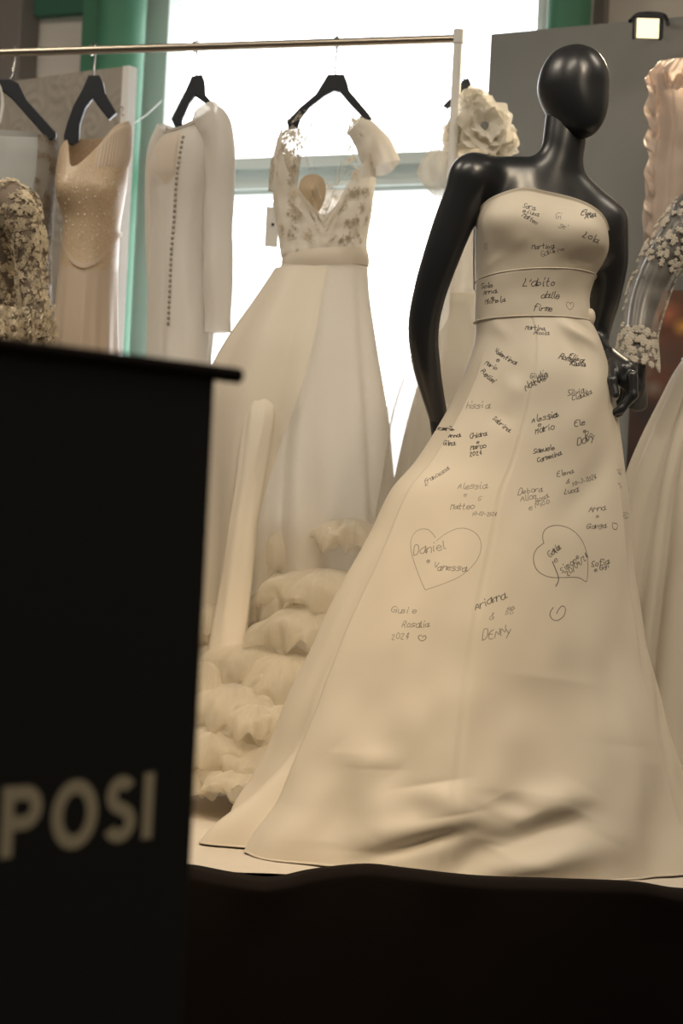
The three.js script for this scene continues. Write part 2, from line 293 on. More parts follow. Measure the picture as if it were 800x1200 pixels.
// ---------------------------------------------------------------- board with pale relief roses, at the left
{
  const d = 5.75, e = P(155, 79, d), f2 = P(18, 88, 6.05), ex = e.clone().sub(f2).setY(0), w = ex.length() + 0.25, yaw = -Math.atan2(ex.z, ex.x), u = ex.clone().normalize(), nn = new V3(-u.z, 0, u.x);
  const bd = thing('rose_board', 'pale display board with embossed rose swirls behind the champagne dress', 'board', new V3(e.x - u.x * w / 2, STAGE, e.z - u.z * w / 2));
  const R = rng(5), roses = Array.from({ length: 60 }, () => [R() * w, R() * 1.7, 0.05 + 0.07 * R(), R() * 7]);
  const Hb = e.y - STAGE - 0.01, pt = (s, y, o) => e.clone().addScaledVector(u, s - w).addScaledVector(nn, o).setY(STAGE + 0.01 + y);
  part('face', gridGeo(150, 260, (s, t) => { const x = s * w, y = (1 - t) * Hb; let h = 0; for (const [rx, ry, r, ph] of roses) { const q = Math.hypot(x - rx, Hb - y - ry); if (q < r) { const a = Math.atan2(Hb - y - ry, x - rx); h = Math.max(h, (1 - q / r) ** 0.5 * (0.7 + 0.3 * Math.sin(q / r * 17 + a * 2 + ph))); } } return pt(x, y, 0.02 + 0.009 * h); }), std([0.36, 0.325, 0.285], 0.8), bd);
  part('edge', boxAt(0.028, Hb, 0.038, pt(w - 0.002, Hb / 2, 0.008), yaw), M.white, bd, 'white board edge');
  part('backing', boxAt(w - 0.02, Hb, 0.012, pt(w / 2 - 0.01, Hb / 2, -0.004), yaw), M.white, bd);
}
{ const c = thing('string', 'thin white string stretched between the board and the window', 'string', P(172, 132, 5.78)); part('cord', wire([P(156, 145, 5.74), P(172, 134, 5.9), P(189, 118, 6.2)], 0.0018), M.white, c); }
// ---------------------------------------------------------------- grey partition screen behind the mannequin, floodlight clipped to it
const SD = (px) => { const a = 5.75, k = (px - 577) / 223; return 1 / (1 / a + k * (1 / 5.45 - 1 / a)); };
{
  const a = P(577, 42, SD(577)), b = P(990, 4, SD(990)), ex = b.clone().sub(a).setY(0), w = ex.length(), yaw = -Math.atan2(ex.z, ex.x), h = a.y - STAGE - 0.005, mid = a.clone().lerp(b, 0.5);
  const sc = thing('partition_screen', 'tall plain grey partition screen standing behind the black mannequin', 'screen', new V3(mid.x, STAGE, mid.z));
  part('panel', boxAt(w, h, 0.03, new V3(mid.x, STAGE + 0.008 + h / 2, mid.z), yaw, 0.003), M.screen, sc);
  for (const s of [-0.35, 0.35]) part('foot', boxAt(0.05, 0.02, 0.4, new V3(mid.x + ex.x * s, STAGE + 0.018, mid.z + ex.z * s), yaw), M.screen, sc);
  const q = P(759, 33, 5.3), fl = thing('floodlight', 'small lit floodlight clipped to the top edge of the grey screen', 'lamp', q.clone());
  const dir = new V3(-0.32, -0.38, 0.87).normalize(), qt = new THREE.Quaternion().setFromUnitVectors(new V3(0, 0, 1), dir), put = (g) => g.applyQuaternion(qt).translate(q.x, q.y, q.z);
  part('housing', put(merge([box(0.075, 0.065, 0.03, 0.008).translate(0, 0, -0.022), box(0.075, 0.007, 0.045, 0.002).translate(0, 0.033, 0.0), box(0.007, 0.06, 0.035, 0.002).translate(-0.037, 0, 0), box(0.007, 0.06, 0.035, 0.002).translate(0.037, 0, 0)])), M.hanger, fl);
  part('lens', put(box(0.062, 0.054, 0.004, 0.001).translate(0, 0, 0.002)), new THREE.MeshStandardMaterial({ color: 0, emissive: new THREE.Color(1, 0.84, 0.5), emissiveIntensity: 1.6 }), fl);
  part('bracket', wire([P(738, 25, 5.34), P(748, 17, 5.36), P(775, 17, 5.38), P(781, 24, 5.44), P(783, 30, 5.44)], 0.006), M.hanger, fl);
  const s = new THREE.SpotLight(new THREE.Color(1, 0.82, 0.56), 3.0, 0, 1.1, 0.6, 2); s.position.copy(q).addScaledVector(dir, 0.03); s.target.position.copy(q).add(dir); s.castShadow = true; s.shadow.radius = 1.5; scene.add(s, s.target);
}
// ---------------------------------------------------------------- black mannequin: one continuous figure meshed from tapered bones
// bones: [px, py, d, r(m)] -> [px, py, d, r(m)], depth squash
function mesher(chains, center, half, res, k = 0.03) {
  const B = []; // a chain is bent smoothly through its points; chains join with a soft blend
  chains.forEach((ch, id) => {
    const z = typeof ch[ch.length - 1] === 'number' ? ch[ch.length - 1] : 1, pts = ch.filter((p) => Array.isArray(p)), V = pts.map((p) => P(p[0], p[1], p[2])), n = pts.length > 2 ? 6 * (pts.length - 1) : 1;
    const cur = pts.length > 2 ? new THREE.CatmullRomCurve3(V, false, 'centripetal') : new THREE.LineCurve3(V[0], V[1]);
    const rad = (t) => { const x = t * (pts.length - 1), q = Math.min(pts.length - 2, Math.floor(x)); return lerp(pts[q][3], pts[q + 1][3], x - q); };
    for (let s = 0; s < n; s++) { const A = cur.getPoint(s / n), C = cur.getPoint((s + 1) / n); B.push({ id, a: [A.x, A.y, A.z], d: [C.x - A.x, C.y - A.y, C.z - A.z], ra: rad(s / n), rb: rad((s + 1) / n), z }); }
  });
  const mc = new MarchingCubes(res, new THREE.MeshBasicMaterial(), false, false, 600000); mc.isolation = 0;
  const F3 = mc.field, n = res, h = n / 2;
  for (let z = 0; z < n; z++) for (let y = 0; y < n; y++) for (let x = 0; x < n; x++) {
    const X = center.x + (x - h) / h * half, Y = center.y + (y - h) / h * half, Z = center.z + (z - h) / h * half; let m = 1, cm = 1, id = 0;
    const join = () => { if (cm > m + k) return; const hh = clamp(0.5 + 0.5 * (m - cm) / k, 0, 1); m = lerp(m, cm, hh) - k * hh * (1 - hh); };
    for (const b of B) {
      if (b.id !== id) { join(); cm = 1; id = b.id; }
      const dx = X - b.a[0], dy = Y - b.a[1], dz = (Z - b.a[2]) * b.z, ez = b.d[2] * b.z, L = b.d[0] ** 2 + b.d[1] ** 2 + ez * ez;
      const t = L > 0 ? clamp((dx * b.d[0] + dy * b.d[1] + dz * ez) / L, 0, 1) : 0, q = Math.sqrt((dx - b.d[0] * t) ** 2 + (dy - b.d[1] * t) ** 2 + (dz - ez * t) ** 2) - lerp(b.ra, b.rb, t);
      if (q < cm) cm = q;
    }
    join(); F3[x + y * n + z * n * n] = -m;
  }
  mc.update();
  const g = new THREE.BufferGeometry(), c = mc.count, pos = mc.positionArray.slice(0, c * 3), nor = mc.normalArray.slice(0, c * 3);
  g.setAttribute('position', new THREE.BufferAttribute(pos, 3)); g.setAttribute('normal', new THREE.BufferAttribute(nor, 3)); g.setAttribute('uv', new THREE.BufferAttribute(new Float32Array(c * 2), 2));
  g.scale(half, half, half).translate(center.x, center.y, center.z);
  return g;
}
const MD = 4.24;                                            // metres from the camera to the mannequin
const body = [
  [[650, 290, MD, 0.098], [640, 320, MD, 0.097], [630, 360, MD, 0.1], [626, 400, MD, 0.112], [628, 440, MD, 0.12], 1.25], [[606, 455, MD, 0.105], [662, 458, MD, 0.105], 1.15],
  [[606, 256, MD - 0.01, 0.072], [682, 274, MD + 0.01, 0.068], 1.15],                                                  // chest
  [[556, 207, MD - 0.02, 0.045], [600, 208, MD, 0.046], [645, 208, MD, 0.044], 1.1], [[648, 212, MD, 0.044], [680, 232, MD + 0.01, 0.044], [703, 259, MD + 0.03, 0.048], 1.1], [[606, 226, MD, 0.058], [668, 245, MD, 0.058], 1.25],
  [[652, 232, MD + 0.01, 0.056], [655, 205, MD + 0.005, 0.046], [659, 178, MD, 0.047], [664, 140, MD + 0.01, 0.048]],   // neck
  [[554, 210, MD - 0.03, 0.05], [536, 250, MD - 0.02, 0.045], [519, 295, MD - 0.01, 0.041], [503, 345, MD + 0.01, 0.0365], [496, 385, MD + 0.03, 0.0345], [500, 430, MD + 0.06, 0.031], [514, 492, MD + 0.12, 0.021]],   // arm on the left
  [[706, 264, MD + 0.03, 0.052], [713, 300, MD + 0.05, 0.044], [709, 340, MD + 0.08, 0.038], [697, 392, MD + 0.12, 0.034], [700, 412, MD + 0.08, 0.03], [716, 421, MD + 0.02, 0.023]], // arm on the right, elbow behind the hip
];
const mannequin = thing('mannequin', 'glossy black egg-headed mannequin with one hand on its hip wearing the signed white gown', 'mannequin', P(590, 985, MD).setY(STAGE + 0.01));
{
  const upper = mesher(body, P(615, 310, MD + 0.03), 0.50, 128, 0.035);
  // head: an egg with a blunt chin, turned towards the right
  const hc = P(671, 108, MD - 0.005), hs = new THREE.SphereGeometry(1, 64, 64), hp = hs.attributes.position;
  for (let i = 0; i < hp.count; i++) {
    let x = hp.getX(i), y = hp.getY(i), z = hp.getZ(i);          // face looks along +z before the turn
    const q = (v, e) => Math.sign(v) * Math.abs(v) ** e, f = 1 / (Math.abs(x) ** 2.3 + Math.abs(y) ** 2.3 + Math.abs(z) ** 2.3) ** (1 / 2.3); x *= f; y *= f; z *= f;
    const low = smooth(0.15, -1, y), w = lerp(1, 0.74, low), back = z < 0 ? lerp(1, 0.86, low) : 1;
    hp.setXYZ(i, x * 0.068 * w, y * (y < 0 ? 0.107 : 0.104) + (z < 0 ? 0.004 * low : -0.006 * low * z), z * 0.085 * back + 0.018 * low);
  }
  hs.computeVertexNormals(); hs.rotateY(0.66).rotateZ(-0.02).translate(hc.x, hc.y, hc.z);
  // hand on the hip: palm, four fingers bent down and back, thumb
  const h = [[[714, 419, MD + 0.01, 0.023], [733, 434, MD - 0.04, 0.025], 0.9], [[722, 432, MD - 0.02, 0.024], [735, 446, MD - 0.05, 0.021]]];
  for (let i = 0; i < 4; i++) { const o = i * 5.5, dz = -0.075 + i * 0.022, q = [0.96, 1, 0.95, 0.8][i]; const K = [741 - o * 0.5, 440 + o * 0.55, MD + dz], J = [742 - o * 0.7, 440 + 24 * q + o * 0.5, MD + dz - 0.004], D = [728 - o * 0.5, 440 + 41 * q + o * 0.35, MD + dz], T = [716 - o * 0.25, 440 + 47 * q + o * 0.2, MD + dz + 0.006];
    h.push([[...K, 0.0115], [...J, 0.0098]], [[...J, 0.0098], [...D, 0.0088]], [[...D, 0.0088], [...T, 0.0075]]); }
  h.push([[718, 428, MD - 0.03, 0.012], [717, 446, MD - 0.075, 0.0105]], [[717, 446, MD - 0.075, 0.0105], [721, 462, MD - 0.085, 0.0085]]);
  const hand = mesher(h, P(728, 448, MD - 0.04), 0.105, 80, 0.007);
  // the other hand hangs behind the skirt
  const l = [[[514, 490, MD + 0.115, 0.022], [520, 520, MD + 0.13, 0.026], 1.3]];
  for (let i = 0; i < 4; i++) { const x = 513 + i * 5; l.push([[x, 525, MD + 0.135, 0.0105], [x + 3, 548 - Math.abs(i - 1.4) * 2, MD + 0.14, 0.009]], [[x + 3, 548 - Math.abs(i - 1.4) * 2, MD + 0.14, 0.009], [x + 5, 566 - Math.abs(i - 1.4) * 4, MD + 0.125, 0.0075]]); }
  l.push([[524, 502, MD + 0.1, 0.011], [534, 522, MD + 0.09, 0.009]], [[534, 522, MD + 0.09, 0.009], [536, 536, MD + 0.09, 0.008]]);
  const hand2 = mesher(l, P(522, 528, MD + 0.12), 0.12, 70, 0.008);
  const legs = [600, 640].map((x, i) => sweep([[x, 440, MD, 40], [x - 2, 560, MD, 34], [x - 6, 690, MD, 25], [x - 8, 760, MD, 27], [x - 12, 900, MD, 15], [x - 14, 968, MD, 14]], { n: 20, m: 40 }));
  const feet = [600, 640].map((x) => { const p = P(x - 14, 968, MD); return new THREE.SphereGeometry(1, 20, 14).scale(0.042, 0.03, 0.11).translate(p.x, STAGE + 0.055, p.z + 0.06); });
  part('body', merge([upper, hs, hand, hand2, ...legs, ...feet]), M.mannequin, mannequin);
  const b = P(600, 985, MD); part('base_plate', new THREE.CylinderGeometry(0.19, 0.19, 0.012, 48).translate(b.x, STAGE + 0.016, b.z), M.steel, mannequin);
}

// ---------------------------------------------------------------- the signed gown
const STROKES = { a: '46 26 05 03 12 32 45|47 43 42 63', b: '09 02 22 43 45 26 05', c: '45 26 05 03 12 32 43', d: '45 26 05 03 12 32 45|49 42 52', e: '04 44 45 26 05 03 12 32 43', f: '48 29 18 11|06 36', g: '45 26 05 04 13 33 45|46 41 20 01', h: '09 02|04 26 45 42', i: '16 12 22|18 19', k: '09 02|46 04 42', l: '19 13 22 32', m: '06 02|05 16 25 22|25 36 45 42', n: '06 02|04 26 45 42', o: '26 05 03 22 43 45 26', p: '06 00|05 26 45 43 22 03', r: '06 02|04 26 46', s: '45 26 05 14 34 43 22 02', t: '19 13 22 32|06 36', u: '06 03 22 43|46 42', v: '06 22 46', w: '06 12 25 32 46', x: '06 42|46 02', y: '06 23|46 23 00', z: '06 46 02 42',
  A: '02 29 42|14 34', B: '02 09 39 47 26 05 25 43 22 02', C: '48 29 07 04 22 43', D: '02 09 39 47 43 22 02', E: '49 09 02 42|06 36', F: '49 09 02|06 36', G: '48 29 07 04 22 43 45 25', K: '09 02|49 05 42', L: '19 28 14 02 22 42', M: '02 09 25 49 42', N: '02 09 42 49', P: '02 09 39 47 25 05', R: '02 09 39 47 25 05|25 42', S: '48 29 07 25 43 22 03', T: '09 49|29 22', V: '09 22 49', '&': '43 17 29 38 05 03 22 45', 0: '29 06 04 22 44 47 29', 1: '17 29 22', 2: '08 29 48 02 42', 4: '39 04 44|39 32', 7: '09 49 12', 9: '47 29 07 25 47 42', '/': '02 49', '.': '12 13', '-': '05 35', "'": '29 28 17', '*': '26 48 49 39 28 19 09 08 26' };
function scribe(g, text, seed, map, slant = 0.25) { // map: (right, up) in x-heights -> canvas point
  const R = rng(seed); let x = 0; const J = () => (R() - 0.5) * 0.2;
  for (const ch of text) {
    const s = STROKES[ch] ?? STROKES[ch.toLowerCase()]; if (!s) { x += 0.8; continue; }
    const up = (R() - 0.5) * 0.25, sc = lerp(0.85, 1.15, R());
    for (const st of s.split('|')) {
      const pts = st.split(' ').map((q) => { const px = +q[0] / 4 * 0.95, py = (+q[1] - 2) / 4; return map(x + (px + J() + slant * py) * sc, (py + J()) * sc + up); });
      g.beginPath(); g.moveTo(...pts[0]); for (let i = 1; i < pts.length - 1; i++) g.quadraticCurveTo(...pts[i], (pts[i][0] + pts[i + 1][0]) / 2, (pts[i][1] + pts[i + 1][1]) / 2); g.lineTo(...pts[pts.length - 1]); g.stroke();
    }
    x += lerp(1.05, 1.3, R()) * (ch === 'i' || ch === 'l' || ch === '.' || ch === "'" ? 0.6 : 1);
  }
}
const GA = 1.9;                                             // the written front spans this many radians either side
// where each signature starts on the cloth: [text, u, v, right vector, up vector, darkness]
function inkTex(w, h, list, lines, name) {
  return canvasTex(w, h, (g) => {
    g.fillStyle = '#fff'; g.fillRect(0, 0, w, h); g.lineCap = g.lineJoin = 'round';
    list.forEach(([text, u, v, au, av, bu, bv, dark, wd], i) => { g.save(); g.setTransform(au * w, -av * h, bu * w, -bv * h, u * w, (1 - v) * h); g.strokeStyle = `rgba(28,24,26,${dark})`; g.lineWidth = wd; scribe(g, text, 11 + i * 7, (r, p) => [r, p]); g.restore(); });
    for (const [dark, wd, pts] of lines) { g.strokeStyle = `rgba(28,24,26,${dark})`; g.lineWidth = wd; g.beginPath(); const q = pts.map(([u, v]) => [u * w, (1 - v) * h]); g.moveTo(...q[0]); for (let i = 1; i < q.length - 1; i++) g.quadraticCurveTo(...q[i], (q[i][0] + q[i + 1][0]) / 2, (q[i][1] + q[i + 1][1]) / 2); g.lineTo(...q[q.length - 1]); g.stroke(); }
  });
}
const bust = [[225, 566, 704, MD, 0.112, 0], [262, 557, 710, MD, 0.128, 0], [288, 556, 712, MD, 0.132, 0], [308, 557, 706, MD, 0.122, -0.04], [328, 558, 696, MD, 0.113, -0.09], [350, 558, 689, MD, 0.108, -0.07], [374, 557, 691, MD, 0.112, -0.05]];
const skirtRows = [[374, 557, 691, MD, 0.112, -0.05], [400, 556, 704, MD, 0.128, -0.02], [440, 543, 716, MD, 0.152], [480, 524, 723, MD, 0.165], [515, 503, 728, MD, 0.178], [547, 481, 733, MD, 0.19], [581, 452, 740, MD, 0.205], [635, 426, 748, MD, 0.23], [710, 387, 760, MD, 0.26], [780, 355, 775, MD, 0.29], [850, 324, 794, MD, 0.335], [930, 290, 816, MD, 0.375], [965, 264, 832, MD, 0.395], [989, 250, 842, MD, 0.405]];
// creases pressed into the cloth: [angle, height px] -> [angle, height px], width px, height in m (negative = valley)
const creases = (list) => (a, py) => { let r = 0; for (const [a0, y0, a1, y1, w, amp] of list) { const s = 120, dx = (a1 - a0) * s, dy = y1 - y0, L = dx * dx + dy * dy, t = clamp(((a - a0) * s * dx + (py - y0) * dy) / L, 0, 1), q = Math.hypot((a - a0) * s - dx * t, py - y0 - dy * t) / w; if (q < 3) r += amp * Math.exp(-q * q) * Math.sin(PI * clamp(0.08 + t * 0.84, 0, 1)); } return r; };
const bustCrease = creases([[-0.3, 286, 0.15, 300, 11, -0.0035], [0.25, 302, 1.0, 292, 9, 0.0035], [0.2, 312, 0.9, 312, 7, -0.003], [-0.55, 302, -0.25, 285, 8, 0.002], [-1.1, 318, -0.6, 306, 5, 0.0015]]);
const skirtCrease = creases([[0.35, 386, 1, 408, 8, 0.008], [0.55, 380, 1.15, 394, 6, -0.004], [0.2, 392, 0.7, 430, 13, -0.006], [-0.9, 384, -0.5, 400, 10, 0.003], [-0.55, 450, -0.2, 470, 12, 0.004], [-0.6, 486, -0.2, 500, 12, -0.003], [0.3, 520, 0.95, 430, 24, 0.007], [0.25, 620, 0.95, 520, 18, -0.008], [-0.2, 430, -0.6, 470, 16, -0.003],
  [0.1, 640, 0.6, 560, 26, 0.006], [-0.74, 866, -0.4, 884, 17, 0.008], [-0.68, 872, -0.62, 965, 13, -0.0128], [-0.5, 885, -0.42, 970, 17, 0.0192], [-0.24, 895, -0.12, 925, 15, 0.016], [-0.42, 978, -0.08, 940, 7, -0.015], [-0.4, 955, -0.02, 918, 13, 0.0128], [0.08, 962, 0.4, 918, 12, -0.025], [0.1, 932, 0.45, 892, 16, 0.0112], [0.02, 1000, 0.28, 985, 10, -0.0144], [0.12, 990, 0.5, 945, 14, 0.016], [-0.12, 1000, 0.03, 950, 10, -0.016], [-0.02, 1005, 0.06, 955, 8, 0.0096], [0.05, 905, 0.2, 922, 9, -0.008], [0.5, 1000, 0.72, 850, 26, 0.016], [0.66, 1010, 0.9, 870, 18, -0.0128], [0.2, 900, 0.36, 780, 30, -0.0144], [-0.6, 1005, -0.2, 985, 12, 0.0096]]);
const panelStep = (a, t) => 0.045 * smooth(0.7, 1, t) * Math.exp(-(((a + 0.8) / 0.16) ** 2)) + 0.10 * smooth(0.8, 1, t) * Math.exp(-(((a + 1.22) / 0.13) ** 2)) - 0.042 * smooth(0.06, 0.3, t) * smooth(-0.98, -1.06, a) * smooth(-1.9, -1.25, a) - 0.028 * smooth(0.25, 0.5, t) * smooth(1.02, 1.1, a) * smooth(1.9, 1.3, a);
const hemLift = (a) => 0;
const gownSkirt = (a, t, py) => skirtCrease(a, py) + panelStep(a, t) + 0.008 * smooth(0.02, 0.04, 0.04 - Math.abs(a + 0.13)) * -0.3 + 0.012 * t * noise(a * 2.2, py * 0.006, 5) + 0.014 * t * t * noise(a * 5, py * 0.014, 8) + (Math.abs(a) > 2 ? 0.03 * t * Math.cos(a * 9) : 0);
const gownBodice = (a, t, py) => { const b = (x, y, s) => Math.exp(-(((a - x) / 0.5) ** 2) - ((py - y) / s) ** 2); return 0.026 * b(-0.62, 268, 26) + 0.026 * b(0.55, 276, 26) - 0.006 * b(-0.03, 272, 24) + bustCrease(a, py) + 0.004 * smooth(0.05, 0, t); };
const neckTab = [[-180, 40], [-120, 44], [-90, 33], [-62, 13], [-45, 5], [-22, -2], [0, 2], [30, 9], [55, 20], [75, 34], [90, 46], [120, 52], [180, 40]];
const neckline = (a) => at(neckTab, a * 180 / PI, 1);
const seamTop = 329, seamWaist = 378, dipTop = (a) => -7 * Math.cos(a), dipWaist = (a) => -2 * Math.cos(a);
const parts = {
  bodice: { rows: bust, o: { n: 200, m: 90, y0: 233, y1: seamTop, bottom: dipTop, top: neckline, disp: gownBodice } },
  waistband: { rows: bust, o: { n: 160, m: 40, y0: seamTop - 1, y1: seamWaist, top: dipTop, bottom: dipWaist, disp: (a, t) => 0.0035 * (1 - 0.6 * t) + 0.0015 * noise(a * 3, t * 2, 1) - 0.002 * smooth(0.05, 0, t) } },
  skirt: { rows: skirtRows, o: { n: 420, m: 300, y0: seamWaist - 1, y1: 989, top: dipWaist, disp: gownSkirt } },
};
const gown = thing('signed_gown', 'strapless ivory satin gown covered in handwritten signatures, worn by the black mannequin', 'gown', P(560, 993, MD).setY(STAGE + 0.008));
const INK = { bodice: [[], []], waistband: [[], []], skirt: [[], []] };
INK.bodice = [[
  ["Sara", 0.40804, 0.72932, 0.00971, -0.00328, 0.0012, 0.03605, 0.675, 0.26719],
  ["e Luca", 0.40974, 0.67225, 0.00808, -0.00569, 0.00238, 0.0308, 0.675, 0.30536],
  ["Matteo", 0.4078, 0.61697, 0.00753, -0.01309, 0.00476, 0.03013, 0.675, 0.285],
  ["Gi", 0.5274, 0.64493, 0.01197, 0.00202, 0.00222, 0.04817, 0.54, 0.19],
  ["gi", 0.54022, 0.558, 0.00783, -0.02879, 0.0086, 0.03633, 0.54, 0.19],
  ["Elena", 0.62184, 0.76392, 0.01353, 0.01326, 0.00761, 0.05191, 0.765, 0.29687],
  ["Ale", 0.63595, 0.71928, 0.01491, 0.02652, 0.00334, 0.04553, 0.765, 0.29687],
  ["Lola", 0.61738, 0.44953, 0.01667, -0.00628, 0.00328, 0.05376, 0.72, 0.21111],
  ["Martina", 0.44429, 0.22834, 0.01056, 0.00329, -0.00212, 0.03339, 0.63, 0.26719],
  ["Gaia", 0.48721, 0.1294, 0.011, 0.01996, -0.00829, 0.03844, 0.495, 0.19],
  ["e Ivo", 0.53119, 0.18946, 0.00743, 0.00929, -0.00461, 0.02673, 0.495, 0.29231],
  ["li", 0.21407, 0.33827, 0.02339, -0.02087, 0.00285, 0.03746, 0.315, 0.19],
], [
]];
INK.waistband = [[
  ["L'abito", 0.42929, 0.62485, 0.0199, -0.0017, -0.00334, 0.09077, 0.765, 0.18269],
  ["dalle", 0.51594, 0.36681, 0.01812, -0.00159, 0.00121, 0.07761, 0.765, 0.21591],
  ["firme", 0.48087, 0.11999, 0.01593, -0.00579, 0.00228, 0.07451, 0.765, 0.22619],
  ["Sole", 0.19104, 0.74278, 0.02092, -0.01412, -0.00209, 0.06576, 0.72, 0.26719],
  ["Anna", 0.20959, 0.58074, 0.02052, -0.00863, -0.00306, 0.06919, 0.72, 0.25147],
  ["Michela", 0.22706, 0.34506, 0.01677, -0.00337, -0.00147, 0.06552, 0.72, 0.25147],
  ["e", 0.27083, 0.41833, 0.01579, -0.00963, -4e-05, 0.05764, 0.72, 0.285],
], [
  [0.85, 2.8800000000000003, [[0.66338, 0.27411], [0.64966, 0.32257], [0.63907, 0.26628], [0.64199, 0.19636], [0.65954, 0.13116], [0.68263, 0.22803], [0.68434, 0.29961], [0.66905, 0.31149], [0.66298, 0.25628]]],
]];
